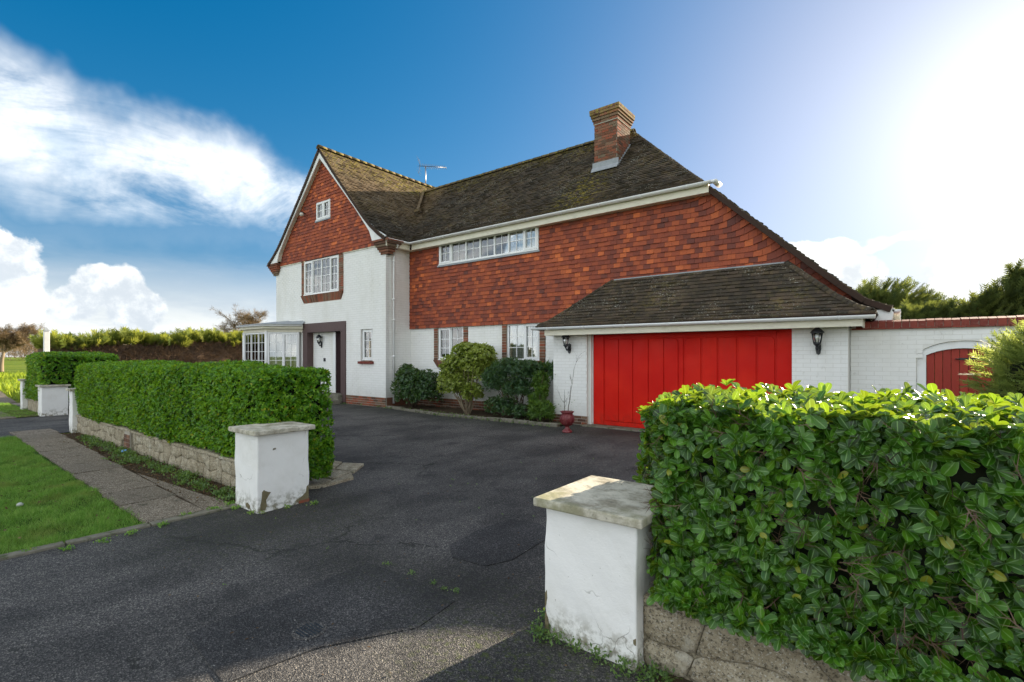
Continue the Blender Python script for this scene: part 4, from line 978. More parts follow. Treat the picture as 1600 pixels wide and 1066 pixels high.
# ================================================================== foliage machinery
def leaf_template(kind):
    if kind == 'obovate':                # broad evergreen leaf with folded midrib, 12 triangles
        ts = [0, .16, .38, .62, .82, .95, 1.0]; ws = [.03, .12, .23, .285, .25, .14, .0]; vs = []; at = []
        for t_, w in zip(ts[:-1], ws[:-1]):
            z = -.10 * (t_ - .5) ** 2 * 4 * .35
            vs += [(-w, t_, z + w * .26), (0, t_, z), (w, t_, z + w * .26)]; at += [(1, t_), (0, t_), (1, t_)]
        vs.append((0, 1, -.05)); at.append((.4, 1)); fs = []
        for i in range(5):
            o = 3 * i; fs += [(o, o + 1, o + 4), (o, o + 4, o + 3), (o + 1, o + 2, o + 5), (o + 1, o + 5, o + 4)]
        fs += [(15, 16, 18), (16, 17, 18)]
        return np.array(vs), np.array(fs)[:, :3], np.array(at)
    if kind == 'leaf4':
        vs = [(0, 0, 0), (-.26, .5, .06), (0, .5, 0), (.26, .5, .06), (0, 1, -.04)]; fs = [(0, 2, 1), (0, 3, 2), (1, 2, 4), (2, 3, 4)]; at = [(0, 0), (1, .5), (0, .5), (1, .5), (.3, 1)]
        return np.array(vs, float), np.array(fs), np.array(at, float)
    if kind == 'narrow':
        vs = [(0, 0, 0), (-.11, .45, .03), (.11, .45, .03), (0, 1, -.08)]; fs = [(0, 2, 1), (1, 2, 3)]; at = [(0, 0), (1, .5), (1, .5), (.3, 1)]
        return np.array(vs, float), np.array(fs), np.array(at, float)
    if kind == 'blade':
        vs = [(-.045, 0, 0), (.045, 0, 0), (0, 1, .12)]; return np.array(vs, float), np.array([(0, 1, 2)]), np.array([(0, 0), (0, 0), (1, 1)], float)
    if kind == 'spray':                  # flat feathery conifer spray
        vs = []; fs = []; at = []
        def bar(x0, y0, x1, y1, w, z0, z1):
            dx, dy = x1 - x0, y1 - y0; L = math.hypot(dx, dy); nx, ny = -dy / L * w, dx / L * w; k = len(vs)
            vs.extend([(x0 - nx, y0 - ny, z0), (x0 + nx, y0 + ny, z0), (x1, y1, z1)]); fs.append((k, k + 1, k + 2)); at.extend([(.5, y0), (.5, y0), (1, y1)])
        bar(0, 0, 0, 1.05, .05, 0, -.06)
        for i, y in enumerate((.12, .26, .40, .54, .68, .80)):
            L = .36 * (1 - y * .55)
            for s in (-1, 1): bar(0, y, s * L, y + L * .95, .045, 0, -.03 + .05 * (i % 2))
        return np.array(vs, float), np.array(fs), np.array(at, float)
    if kind == 'twig':
        vs = []; fs = []; at = []
        for (x0, y0, x1, y1, z) in ((0, 0, .05, 1, .0), (0, .3, -.3, .75, .1), (0, .45, .28, .9, -.1), (0, .15, .25, .5, .12)):
            k = len(vs); vs += [(x0 - .018, y0, 0), (x0 + .018, y0, 0), (x1, y1, z)]; fs.append((k, k + 1, k + 2)); at += [(.5, 0)] * 3
        return np.array(vs, float), np.array(fs), np.array(at, float)
TPL = {k: leaf_template(k) for k in ('obovate', 'leaf4', 'narrow', 'blade', 'spray', 'twig')}
def unit(a): return a / np.maximum(np.linalg.norm(a, axis=1, keepdims=True), 1e-9)
def frames(axis, nrm):
    t = unit(axis); b = unit(np.cross(t, nrm)); n = np.cross(b, t); return b, t, n
def scatter(name, tpl, pos, axis, nrm, size, mat, parent=None, kind='stuff', var=None, smooth=True):
    V, F, A = TPL[tpl]; N = len(pos); b, t, n = frames(axis, nrm); size = np.broadcast_to(size, (N,))
    P = pos[:, None, :] + size[:, None, None] * (V[None, :, 0:1] * b[:, None] + V[None, :, 1:2] * t[:, None] + V[None, :, 2:3] * n[:, None])
    faces = (F[None] + (np.arange(N) * len(V))[:, None, None]).reshape(-1, 3)
    me = bpy.data.meshes.new(name); nv = N * len(V); nf = len(faces)
    me.vertices.add(nv); me.loops.add(nf * 3); me.polygons.add(nf)
    me.vertices.foreach_set('co', P.reshape(-1).astype(np.float32)); me.loops.foreach_set('vertex_index', faces.reshape(-1).astype(np.int32))
    me.polygons.foreach_set('loop_start', np.arange(0, nf * 3, 3, dtype=np.int32)); me.polygons.foreach_set('use_smooth', np.full(nf, smooth))
    me.update(calc_edges=True)
    var = rng.random(N) if var is None else var
    a = me.color_attributes.new('leaf', 'FLOAT_COLOR', 'POINT')
    c = np.ones((N, len(V), 4), np.float32); c[:, :, 0] = var[:, None]; c[:, :, 1] = A[None, :, 0]; c[:, :, 2] = A[None, :, 1]
    a.data.foreach_set('color', c.reshape(-1)); me.materials.append(mat)
    o = bpy.data.objects.new(name, me); link(o, parent)
    if kind: o['kind'] = kind
    return o
def shell(n, box, r, faces=None, depth=.08, bump=.04, seed=0, bumpf=2.2):
    """points in the outer skin of a rounded box with an uneven surface; returns position and outward normal"""
    (x0, x1), (y0, y1), (z0, z1) = box; lo = np.array([x0, y0, z0]); hi = np.array([x1, y1, z1]); d = hi - lo
    fl = faces or ['-x', '+x', '-y', '+y', '+z']; ar = []
    for f in fl:
        k = 'xyz'.index(f[1]); o = [i for i in range(3) if i != k]; ar.append(d[o[0]] * d[o[1]])
    ar = np.array(ar) / sum(ar); ch = rng.choice(len(fl), n, p=ar); p = lo + rng.random((n, 3)) * d
    for i, f in enumerate(fl):
        k = 'xyz'.index(f[1]); m = ch == i; p[m, k] = hi[k] if f[0] == '+' else lo[k]
    rr = np.minimum(r, d / 2 * .98); c = np.clip(p, lo + rr, hi - rr); v = p - c
    nr = unit(v); s = c + nr * r
    w = (np.sin(s[:, 0] * bumpf + seed) * np.cos(s[:, 1] * bumpf * 1.3 + seed * 2) + np.sin(s[:, 2] * bumpf * 1.7 + s[:, 0] * bumpf * .8 + seed) + .6 * np.sin(s[:, 0] * bumpf * 3.1 + s[:, 2] * bumpf * 2.7)) / 2.2
    s = s + nr * (w * bump)[:, None] - nr * (rng.random(n) ** 1.3 * depth)[:, None]
    return s, nr
def rosettes(p, nr, k, up=.35, spread=.45, tilt=(.9, 1.45)):
    """k leaves round each shoot tip; returns pos, axis, normal"""
    n = len(p); d = unit(nr + np.array([0, 0, up]) + rng.normal(0, spread, (n, 3))); r0 = unit(np.cross(d, rng.normal(0, 1, (n, 3)))); r1 = np.cross(d, r0)
    P, A, Nn = [], [], []
    for i in range(k):
        an = 2 * math.pi * i / k + rng.normal(0, .25, n); th = rng.uniform(*tilt, n)
        rad = r0 * np.cos(an)[:, None] + r1 * np.sin(an)[:, None]
        A.append(d * np.cos(th)[:, None] + rad * np.sin(th)[:, None]); Nn.append(d * np.sin(th)[:, None] - rad * np.cos(th)[:, None] + rng.normal(0, .18, (n, 3))); P.append(p - d * (.004 + .01 * rng.random(n))[:, None])
    return np.concatenate(P), np.concatenate(A), np.concatenate(Nn)
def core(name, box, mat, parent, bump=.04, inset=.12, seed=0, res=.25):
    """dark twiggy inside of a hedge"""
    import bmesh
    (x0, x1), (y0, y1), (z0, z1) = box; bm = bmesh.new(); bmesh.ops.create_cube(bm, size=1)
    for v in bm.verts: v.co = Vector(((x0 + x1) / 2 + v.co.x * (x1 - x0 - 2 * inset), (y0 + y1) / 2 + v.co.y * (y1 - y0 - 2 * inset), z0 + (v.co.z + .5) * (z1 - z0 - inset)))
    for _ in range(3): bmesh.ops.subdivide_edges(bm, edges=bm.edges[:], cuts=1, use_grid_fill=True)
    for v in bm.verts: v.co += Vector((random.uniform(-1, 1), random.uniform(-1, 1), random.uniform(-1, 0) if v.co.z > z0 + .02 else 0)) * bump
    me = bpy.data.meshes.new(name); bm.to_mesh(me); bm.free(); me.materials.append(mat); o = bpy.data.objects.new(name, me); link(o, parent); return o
def singles(name, tpl, pos, axis, nrm, size, mat, parent, nmax):
    """the leaves that show largest become objects sharing one mesh; returns mask of the rest"""
    rel = pos - np.array([0, 0, 1.6]); z = -CB * rel[:, 0] + CA * rel[:, 1]; x = (CA * rel[:, 0] + CB * rel[:, 1]) / z; y = rel[:, 2] / z
    b, t, n = frames(axis, nrm); face = np.abs(np.sum(n * unit(rel), 1))
    score = size / z * (.35 + face); score[(z < .3) | (np.abs(x) > 1.0) | (y < -.64) | (y > .5)] = -1
    score = score - OUT_PEN
    idx = np.argsort(-score)[:nmax]; V, F, A = TPL[tpl]
    me = bpy.data.meshes.new(name); me.from_pydata(V.tolist(), [], F.tolist()); me.polygons.foreach_set('use_smooth', np.full(len(F), True))
    a = me.color_attributes.new('leaf', 'FLOAT_COLOR', 'POINT'); c = np.ones((len(V), 4), np.float32); c[:, 0] = 0; c[:, 1] = A[:, 0]; c[:, 2] = A[:, 1]; a.data.foreach_set('color', c.reshape(-1)); me.materials.append(mat)
    for i in idx:
        o = bpy.data.objects.new(name, me); link(o, parent); s = size[i]
        o.matrix_basis = Matrix(((b[i][0] * s, t[i][0] * s, n[i][0] * s, pos[i][0]), (b[i][1] * s, t[i][1] * s, n[i][1] * s, pos[i][1]), (b[i][2] * s, t[i][2] * s, n[i][2] * s, pos[i][2]), (0, 0, 0, 1)))
    m = np.ones(len(pos), bool); m[idx] = False; return m

# ================================================================== boundary pillars, walls and hedges
def pillar(label, x0, x1, y0, y1, h, worn=False, name='gate_pillar', cap=.05):
    t = thing(name, label, 'pillar', ((x0 + x1) / 2, (y0 + y1) / 2, 0), 'white gate pillars along the front boundary')
    import bmesh
    bm = bmesh.new(); bmesh.ops.create_cube(bm, size=1); bmesh.ops.subdivide_edges(bm, edges=bm.edges[:], cuts=9, use_grid_fill=True)
    for v in bm.verts:
        c = v.co.copy(); v.co = Vector(((x0 + x1) / 2 + c.x * (x1 - x0), (y0 + y1) / 2 + c.y * (y1 - y0), -.03 + (c.z + .5) * (h - cap + .03)))
        nearz = math.sin(v.co.z * 9 + v.co.x * 5) * .0035 + math.sin(v.co.x * 17 + v.co.y * 13 + v.co.z * 21) * .0022
        v.co += Vector((c.x, c.y, 0)) * 2 * nearz
    me = bpy.data.meshes.new('shaft'); bm.to_mesh(me); bm.free(); me.materials.append(M('render')); me.polygons.foreach_set('use_smooth', np.full(len(me.polygons), False))
    o = bpy.data.objects.new('shaft', me); link(o, t); md = o.modifiers.new('bevel', 'BEVEL'); md.width = .010; md.segments = 2; md.limit_method = 'ANGLE'; md.angle_limit = R(50)
    b = B(); e = .05; b.box(x0 - e, x1 + e, y0 - e, y1 + e, h - cap, h); b.build('cap', M('capstone'), t, .009)
    return t
def chips(t, face, polys, plane):
    """flaked patches where the render has come off, standing slightly inside a ragged rim"""
    for poly in polys:
        b = B()
        if face == 'y': b.prism([(x, plane - .003, z) for x, z in poly], (0, .02, 0))
        else: b.prism([(plane + .003, y, z) for y, z in poly], (-.02, 0, 0))
        fixnormals(b.build('bare_patch', M('bare'), t))
PR = pillar('nearest white rendered gate pillar with a weathered stone cap beside the big hedge', -1.615, -1.055, 2.39, 2.98, .79)
PL = pillar('white rendered gate pillar with flaking paint at the near end of the long hedge', -5.66, -5.15, 2.42, 2.98, .845)
P3_ = pillar('slim white pillar at the far end of the long hedge', -14.0, -13.72, 2.62, 3.0, .92)
P4_ = pillar('broad white painted brick pillar across the second driveway entrance', -18.5, -18.03, 2.82, 3.36, .83)
P5_ = pillar('farthest slim white pillar at the left end of the short hedge', -20.95, -20.62, 2.8, 3.1, .92)
# flaked patch on the drive face of the left pillar
yy = lambda f: 2.42 + .56 * f
chips(PL, 'x', [[(yy(.05), .02), (yy(.14), .02), (yy(.17), .06), (yy(.155), .12), (yy(.20), .16), (yy(.28), .22), (yy(.34), .275), (yy(.30), .28), (yy(.22), .265), (yy(.13), .24), (yy(.08), .21), (yy(.075), .14), (yy(.05), .08)],
                 [(yy(.80), .0), (yy(.99), .0), (yy(.99), .19), (yy(.95), .17), (yy(.93), .11), (yy(.86), .08), (yy(.72), .04)], [(yy(.28), .625), (yy(.34), .63), (yy(.33), .645), (yy(.29), .64)]], -5.15)
b = B(); b.box(-5.30, -5.146, 2.86, 2.984, .0, .035); b.build('brick', RB, PL, .004)
chips(PL, 'y', [[(-5.40, .03), (-5.33, .02), (-5.32, .05), (-5.37, .075), (-5.41, .06)]], 2.42)
chips(PR, 'y', [[(-1.612, .24), (-1.600, .26), (-1.596, .215), (-1.605, .17), (-1.613, .16)], [(-1.615, .0), (-1.58, .0), (-1.595, .10), (-1.612, .13)], [(-1.072, .155), (-1.058, .165), (-1.057, .13), (-1.07, .125)]], 2.39)

def rubble(label, x0, x1, y, h, cell, nz, brick_at=None, name='low_stone_wall'):
    t = thing(name, label, 'wall', ((x0 + x1) / 2, y + .1, 0))
    b = B(); b.box(x0, x1, y + .010, y + .24, -.03, h - .035); b.build('mortar_core', M('stonejoint'), t)
    nx = int((x1 - x0) / cell); pts = {}
    for i in range(nx + 1):
        for k in range(nz + 1):
            px = x0 + (x1 - x0) * i / nx + (random.uniform(-.34, .34) * cell if 0 < i < nx else 0) + (cell * .25 if k % 2 and 0 < i < nx else 0)
            pz = (h - .04) * k / nz + (random.uniform(-.30, .30) * (h / nz) if 0 < k < nz else 0); pts[i, k] = (px, pz)
    cells = []
    used = set()
    for i in range(nx):
        for k in range(nz):
            if (i, k) in used: continue
            if random.random() < .28 and i + 1 < nx and (i + 1, k) not in used:
                used.add((i + 1, k)); cells.append([pts[i, k], pts[i + 1, k], pts[i + 2, k], pts[i + 2, k + 1], pts[i + 1, k + 1], pts[i, k + 1]])
            elif random.random() < .22 and k + 1 < nz and (i, k + 1) not in used:
                used.add((i, k + 1)); cells.append([pts[i, k], pts[i + 1, k], pts[i + 1, k + 1], pts[i + 1, k + 2], pts[i, k + 2], pts[i, k + 1]])
            else: cells.append([pts[i, k], pts[i + 1, k], pts[i + 1, k + 1], pts[i, k + 1]])
    for c in cells:
        cx = sum(p[0] for p in c) / len(c); cz = sum(p[1] for p in c) / len(c)
        if brick_at and abs(cx - brick_at) < cell * .55 + .1: continue
        # round the corners: two points per corner, pulled in
        ring = []; n = len(c)
        for i in range(n):
            p0, p1, p2 = c[i - 1], c[i], c[(i + 1) % n]
            for q in (p0, p2):
                f = random.uniform(.07, .18); x = p1[0] + (q[0] - p1[0]) * f; z = p1[1] + (q[1] - p1[1]) * f
                L = math.hypot(x - cx, z - cz); k = (L - .004) / L; ring.append((cx + (x - cx) * k, cz + (z - cz) * k))
        d = random.uniform(.002, .009); m = len(ring); tilt = random.uniform(-.08, .08)
        fz = lambda x, z, f: (x, y + .0 - d * f + tilt * (z - cz) * .5, z)
        vs = [(x, y + .03, z) for x, z in ring] + [fz(x, z, .0) for x, z in ring]
        inner_ = [(cx + (x - cx) * .86, cz + (z - cz) * .86) for x, z in ring]; vs += [fz(x, z, 1) for x, z in inner_] + [fz(cx, cz, 1.25)]
        fs = [(i, (i + 1) % m, m + (i + 1) % m, m + i) for i in range(m)] + [(m + i, m + (i + 1) % m, 2 * m + (i + 1) % m, 2 * m + i) for i in range(m)] + [(2 * m + i, 2 * m + (i + 1) % m, 3 * m) for i in range(m)]
        bb = B(); bb.add(vs, fs, True); fixnormals(bb.build('stone', M('stone'), t))
    x = x0                               # flat coping stones
    while x < x1 - .05:
        w = min(random.uniform(.28, .52), x1 - x); e = random.uniform(-.012, .012)
        bb = B(); q = [(x + .005, y - .02 + e), (x + w - .005, y - .02 - e), (x + w - .005, y + .26), (x + .005, y + .26)]; z0 = h - .036; z1 = h + random.uniform(-.006, .008)
        bb.add([(a, c, z0) for a, c in q] + [(a, c, z1) for a, c in q], [(4, 5, 6, 7), (0, 1, 5, 4), (1, 2, 6, 5), (2, 3, 7, 6), (3, 0, 4, 7), (3, 2, 1, 0)]); bb.build('coping_stone', M('stone'), t, .008); x += w
    if brick_at:
        bb = B(); bb.box(brick_at - .14, brick_at + .14, y - .012, y + .1, 0, h - .036); pn = bb.build('brick_panel', M('mortar'), t)
        z = .01
        while z < h - .1:
            for s in (0, 1):
                bb = B(); bb.box(brick_at - .135 + s * .138, brick_at - .005 + s * .138, y - .022, y, z, z + .058); bb.build('brick', RB, pn)
            z += .068
    return t
rubble('low rubble stone wall with a small brick panel under the long clipped hedge', -13.72, -5.66, 2.70, .36, .20, 2, -10.35)
rubble('low rubble stone wall under the big hedge in the near right corner', -1.055, 1.6, 2.47, .36, .25, 2)
rubble('short far stretch of low stone wall between two white pillars', -20.62, -18.5, 2.92, .34, .3, 1)

OUT_PEN = 0.
# big near hedge
H1 = thing('clipped_hedge', 'big glossy broad leaved hedge in the near right corner, tallest in the photo', 'hedge', (.6, 2.9, 0))
HB1 = ((-1.0, 3.4), (2.43, 3.45), (.43, 1.365)); HB1b = ((-1.36, -.7), (3.04, 3.5), (.12, 1.31))
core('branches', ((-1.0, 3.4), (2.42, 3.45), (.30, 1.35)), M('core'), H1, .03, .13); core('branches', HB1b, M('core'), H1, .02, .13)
p1, n1 = shell(6600, HB1, .13, ['-x', '-y', '+z'], .11, .035, 1.); 
p1b, n1b = shell(1300, HB1b, .13, ['-x', '-y', '+z', '+y'], .11, .03, 2.)
# shoots that sag over the wall top towards the right
ns = 520; sx_ = rng.uniform(-.95, 1.5, ns); sag = np.clip((sx_ + 1.0) / 1.2, 0, 1); p1c = np.stack([sx_, 2.42 - rng.random(ns) * .06, .46 - rng.random(ns) * (.04 + .05 * sag)], 1); n1c = np.tile([0, -1., -.1], (ns, 1))
nt = 700; p1d = np.stack([rng.uniform(-1.3, 2.4, nt), rng.uniform(2.45, 3.42, nt), 1.355 + rng.random(nt) ** 3 * .07], 1); p1d[:, 2] -= np.clip(-.9 - p1d[:, 0], 0, 1) * .3; p1d[(p1d[:, 0] < -1) & (p1d[:, 1] < 3.0), 0] += .6; n1d = np.tile([0, 0, 1.], (nt, 1))
pp = np.concatenate([p1, p1b, p1c, p1d]); nn_ = np.concatenate([n1, n1b, n1c, n1d])
# keep the pillar cap free
keep = ~((pp[:, 0] < -1.02) & (pp[:, 1] < 3.0)); pp = pp[keep]; nn_ = nn_[keep]
P, A, Nn = rosettes(pp, nn_, 6); S = rng.uniform(.033, .070, len(P)) * np.where(rng.random(len(P)) < .12, 1.18, 1)
# outermost leaves first for the single objects
OUT_PEN = np.where(P[:, 1] > 2.5, .02, 0)
msk = singles('leaf', 'obovate', P, A, Nn, S, L_NEAR, H1, 300)
scatter('foliage', 'obovate', P[msk], A[msk], Nn[msk], S[msk], L_NEAR, H1); OUT_PEN = 0.
tw, tn = shell(900, HB1, .13, ['-x', '-y'], .16, .0); scatter('twigs', 'twig', tw, tn + rng.normal(0, .8, tw.shape), rng.normal(0, 1, tw.shape), .16, L_TWIG, H1)

def hedge(label, box, r, n, leaf, mat, faces, seed, name='clipped_hedge', tpl='leaf4', bump=.05, k=5, extra=None, cinset=.13):
    t = thing(name, label, 'hedge', ((box[0][0] + box[0][1]) / 2, (box[1][0] + box[1][1]) / 2, 0))
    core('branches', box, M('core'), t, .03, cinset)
    p, nr = shell(n, box, r, faces, .10, bump, seed)
    if extra is not None: p = np.concatenate([p, extra[0]]); nr = np.concatenate([nr, extra[1]])
    P, A, Nn = rosettes(p, nr, k, .3, .5, (.7, 1.4)); scatter('foliage', tpl, P, A, Nn, rng.uniform(leaf * .75, leaf * 1.25, len(P)), mat, t); return t
e = shell(1500, ((-6.5, -5.60), (2.98, 3.6), (.06, .6)), .12, ['+x', '-y'], .1, .05, 3)
hedge('long clipped green hedge on the low stone wall between two driveway entrances', ((-13.75, -5.60), (2.66, 3.62), (.33, 1.47)), .16, 23000, .045, L_MID, ['-x', '+x', '-y', '+z'], 3, extra=e)
hedge('short clipped dark hedge beyond the second driveway entrance', ((-20.7, -18.15), (2.85, 4.6), (.30, 1.68)), .18, 4600, .062, L_MID, ['-x', '+x', '-y', '+z'], 5)

# tall conifer hedge behind: cut brown face with new growth on top
CH = thing('conifer_hedge', 'tall cut back conifer hedge with bare brown side and sunlit yellow green top', 'hedge', (-24.6, 8, 0))
def topz(y): return 2.05 + (y - 4) * .055 
bm_ = B(); nseg = 26; ys = np.linspace(3.9, 12.5, nseg); vs = []
for y in ys:
    z = topz(y) - .12; j = lambda s: random.uniform(-s, s)
    vs += [(-23.95 + j(.10), y, -.02), (-23.85 + j(.14), y, z * .4), (-23.92 + j(.14), y, z * .75), (-24.1 + j(.1), y, z + j(.05)), (-25.6, y, z), (-25.8, y, -.02)]
fs = [(i * 6 + k, i * 6 + (k + 1) % 6, (i + 1) * 6 + (k + 1) % 6, (i + 1) * 6 + k) for i in range(nseg - 1) for k in range(6)] + [tuple(range(6)), tuple(range((nseg - 1) * 6, nseg * 6))]
bm_.add(vs, fs); fixnormals(bm_.build('bare_branches', M('browncore'), CH))
n = 9000; y = rng.uniform(3.8, 12.5, n); z = rng.random(n) * (topz(y) - .1); p = np.stack([-23.82 - rng.random(n) * .15, y, z], 1)
scatter('twigs', 'twig', p, np.array([1, 0, .3]) + rng.normal(0, .6, (n, 3)), rng.normal(0, 1, (n, 3)), rng.uniform(.15, .35, n), L_TWIG, CH)
n = 2600; x = rng.uniform(-25.7, -23.85, n); p = np.stack([x, rng.uniform(3.8, 12.5, n), np.zeros(n)], 1); p[:, 2] = topz(p[:, 1]) - .22 + rng.random(n) * .22 + .10 * np.sin(p[:, 1] * 2.3) + .05 * np.sin(p[:, 1] * 6.1)
scatter('foliage', 'spray', p, np.stack([rng.normal(.35, .5, n), rng.normal(0, .6, n), rng.uniform(.5, 1.2, n)], 1), rng.normal(0, 1, (n, 3)), rng.uniform(.22, .62, n), L_CONY, CH)
n = 260; p = np.stack([rng.uniform(-24.9, -23.8, n), rng.normal(4.4, .2, n), rng.uniform(.9, 2.1, n)], 1)
scatter('foliage', 'spray', p, np.stack([rng.normal(.2, .5, n), rng.normal(-.3, .4, n), rng.uniform(.4, 1., n)], 1), rng.normal(0, 1, (n, 3)), rng.uniform(.2, .35, n), L_CON, CH)

# conifers beyond and in front of the garden wall
def conifer(label, c, rad, n, size, mat, name='conifer_tree', lumps=9, updir=(.9, 0, .25), spike=None, trunk=.12, fill=.55):
    t = thing(name, label, 'tree' if 'tree' in name else 'shrub', (c[0], c[1], 0))
    b = B(); b.tube([(c[0], c[1], 0), (c[0] + .05, c[1], c[2] * .6), (c[0], c[1], c[2] + rad[2] * .5)], [trunk, trunk * .7, trunk * .3], 8); b.build('trunk', M('bark'), t)
    cs = [np.array(c, float)]; rs = [np.array(rad) * .82]
    for i in range(lumps):
        d = rng.normal(0, 1, 3); d /= np.linalg.norm(d); d[2] = abs(d[2]) * .9 - .2; cs.append(np.array(c) + d * np.array(rad) * .62); rs.append(np.array(rad) * rng.uniform(.28, .46))
    P = []; Nr = []
    for c_, r_ in zip(cs, rs):
        m = int(n * (r_[0] * r_[2]) / sum(q[0] * q[2] for q in rs)); d = unit(rng.normal(0, 1, (m, 3))); rr = 1 - rng.random(m) ** 2 * fill; P.append(c_ + d * r_ * rr[:, None]); Nr.append(d)
    if spike is not None:
        m = int(n * .08); sp = np.array(spike); f = rng.random(m)[:, None]; P.append(np.array(c) * [1, 1, 1] * (1 - f) + sp * f + rng.normal(0, .16, (m, 3)) * (1.1 - f)); Nr.append(unit(rng.normal(0, 1, (m, 3)) * [1, 1, .3]))
    P = np.concatenate(P); Nr = np.concatenate(Nr); ok = P[:, 2] > .03; P = P[ok]; Nr = Nr[ok]; k = len(P)
    scatter('foliage', 'spray', P, Nr + np.array(updir) * .8 + rng.normal(0, .35, (k, 3)), Nr * .4 + np.array([0, 0, 1.]) + rng.normal(0, .4, (k, 3)), rng.uniform(size * .7, size * 1.3, k), mat, t)
    import bmesh
    bm = bmesh.new(); 
    for c_, r_ in zip(cs[:1], rs[:1]):
        bmesh.ops.create_icosphere(bm, subdivisions=3, radius=1)
    for v in bm.verts: v.co = Vector(c) + Vector((v.co.x * rad[0], v.co.y * rad[1], v.co.z * rad[2])) * (.58 + .08 * random.random())
    me = bpy.data.meshes.new('branches'); bm.to_mesh(me); bm.free(); me.materials.append(M('core')); o = bpy.data.objects.new('branches', me); link(o, t)
    return t
conifer('rounded wind swept conifer behind the long conifer hedge at the right of the roof', (-.45, 22.5, 2.7), (2.0, 1.6, 1.75), 5200, .42, L_CON, updir=(.8, 0, .35))
conifer('wide dark conifer hedge behind the garden wall', (.75, 16.8, 1.7), (1.9, 1.1, 1.35), 7000, .34, L_CON, name='conifer_tree', updir=(.4, 0, .5), lumps=12)
conifer('dark conifer with a spiky leaning top rising behind the garden wall', (2.35, 16.2, 2.1), (1.35, 1.0, 1.45), 5600, .36, L_CON, updir=(1., 0, .15), spike=(2.05, 16.2, 3.55))
conifer('feathery bright green conifer shrub in front of the red garden gate', (1.42, 8.0, 1.13), (.84, .72, 1.0), 4300, .19, L_CONF, name='conifer_shrub', updir=(-.5, -.2, .45), trunk=.07, lumps=10, fill=.5)

# shrubs in the bed
def shrub(label, blobs, n, leaf, mat, tpl='leaf4', k=5, base=None, stems=5, up=.5, name='shrub', stem_mat='bark', depth=.6):
    c0 = base or (blobs[0][0][0], blobs[0][0][1]); t = thing(name, label, 'shrub', (c0[0], c0[1], .04))
    tot = sum(r[0] * r[2] for _, r in blobs); P = []; N = []
    b = B()
    for c, r in blobs:
        m = int(n * r[0] * r[2] / tot); d = unit(rng.normal(0, 1, (m, 3))); d[:, 2] = np.where(d[:, 2] < -.6, -d[:, 2], d[:, 2]); rr = 1 - rng.random(m) ** 1.5 * depth
        lump = 1 + .10 * np.sin(d[:, 0] * 9 + c[0] * 5) * np.cos(d[:, 2] * 8 + c[1]); P.append(np.array(c) + d * np.array(r) * (rr * lump)[:, None]); N.append(d)
        for s in range(stems):
            a = Vector((c0[0] + random.uniform(-.07, .07), c0[1] + random.uniform(-.05, .05), .02)); e = Vector(c) + Vector((random.uniform(-.7, .7) * r[0], random.uniform(-.6, .6) * r[1], random.uniform(-.2, .7) * r[2])); mid = (a + e) / 2 + Vector((random.uniform(-.1, .1), random.uniform(-.1, .1), .02))
            b.tube([a, (a + mid) / 2 + Vector((random.uniform(-.03, .03),) * 3), mid, e], [.016, .013, .010, .004], 5)
    b.build('stems', M(stem_mat), t)
    P = np.concatenate(P); N = np.concatenate(N); ok = P[:, 2] > .04; P, A, Nn = rosettes(P[ok], N[ok], k, up, .5, (.6, 1.4)); ok = P[:, 1] < 10.86
    scatter('foliage', tpl, P[ok], A[ok], Nn[ok], rng.uniform(leaf * .7, leaf * 1.3, ok.sum()), mat, t); return t
shrub('dense dark green shrub at the inner corner of the house, leftmost in the bed', [((-11.75, 10.15, .62), (.72, .5, .62)), ((-11.1, 10.2, .62), (.55, .45, .55)), ((-12.15, 10.3, .95), (.32, .3, .42))], 2300, .07, L_DARK, up=.4)
shrub('rounded yellow green variegated shrub standing on bare stems, middle of the bed', [((-9.35, 10.15, 1.50), (.68, .5, .46)), ((-9.9, 10.1, 1.22), (.42, .4, .42)), ((-8.95, 10.2, 1.25), (.42, .4, .45)), ((-9.55, 10.0, .80), (.45, .38, .34)), ((-9.05, 9.95, .60), (.30, .25, .28)), ((-9.95, 10.0, .85), (.38, .34, .40)), ((-8.85, 10.1, 1.62), (.4, .35, .28))], 2600, .092, L_VARI, k=6, base=(-9.15, 9.85), stems=4, up=.9, stem_mat='palebark', depth=.5)
shrub('deep green arching shrub under the window nearest the garage', [((-7.9, 10.1, 1.25), (.55, .42, .30)), ((-7.35, 10.15, 1.18), (.5, .42, .32)), ((-8.25, 10.0, .90), (.4, .35, .30)), ((-7.5, 9.95, .78), (.42, .32, .28)), ((-8.35, 10.0, 1.1), (.3, .3, .25))], 2100, .085, L_ROSE, tpl='narrow', k=8, base=(-7.55, 9.95), stems=5, up=.2, depth=.8)
shrub('bright yellow green fresh growth against the garage side', [((-6.95, 10.1, .98), (.22, .2, .25)), ((-6.8, 9.95, .72), (.14, .2, .18))], 330, .075, L_FERN, tpl='leaf4', base=(-6.9, 9.95), stems=4, stem_mat='palebark')
shrub('low dark evergreen mound at the foot of the deep green shrub', [((-8.0, 9.9, .30), (.55, .3, .28)), ((-7.45, 9.9, .22), (.3, .25, .2))], 900, .055, L_DARK)
shrub('low bright green fern like clump beside the red urn', [((-6.75, 9.85, .28), (.32, .25, .26)), ((-6.95, 9.95, .50), (.2, .2, .2))], 420, .12, L_FERN, tpl='narrow', k=8, up=.8)
# dark frond sticking out right of the deep green shrub
shrub('dark arching frond leaning on the garage corner', [((-6.85, 10.35, 1.22), (.28, .18, .18))], 60, .16, L_ROSE, tpl='narrow', k=9, base=(-7.2, 10.2), stems=3, up=.0)

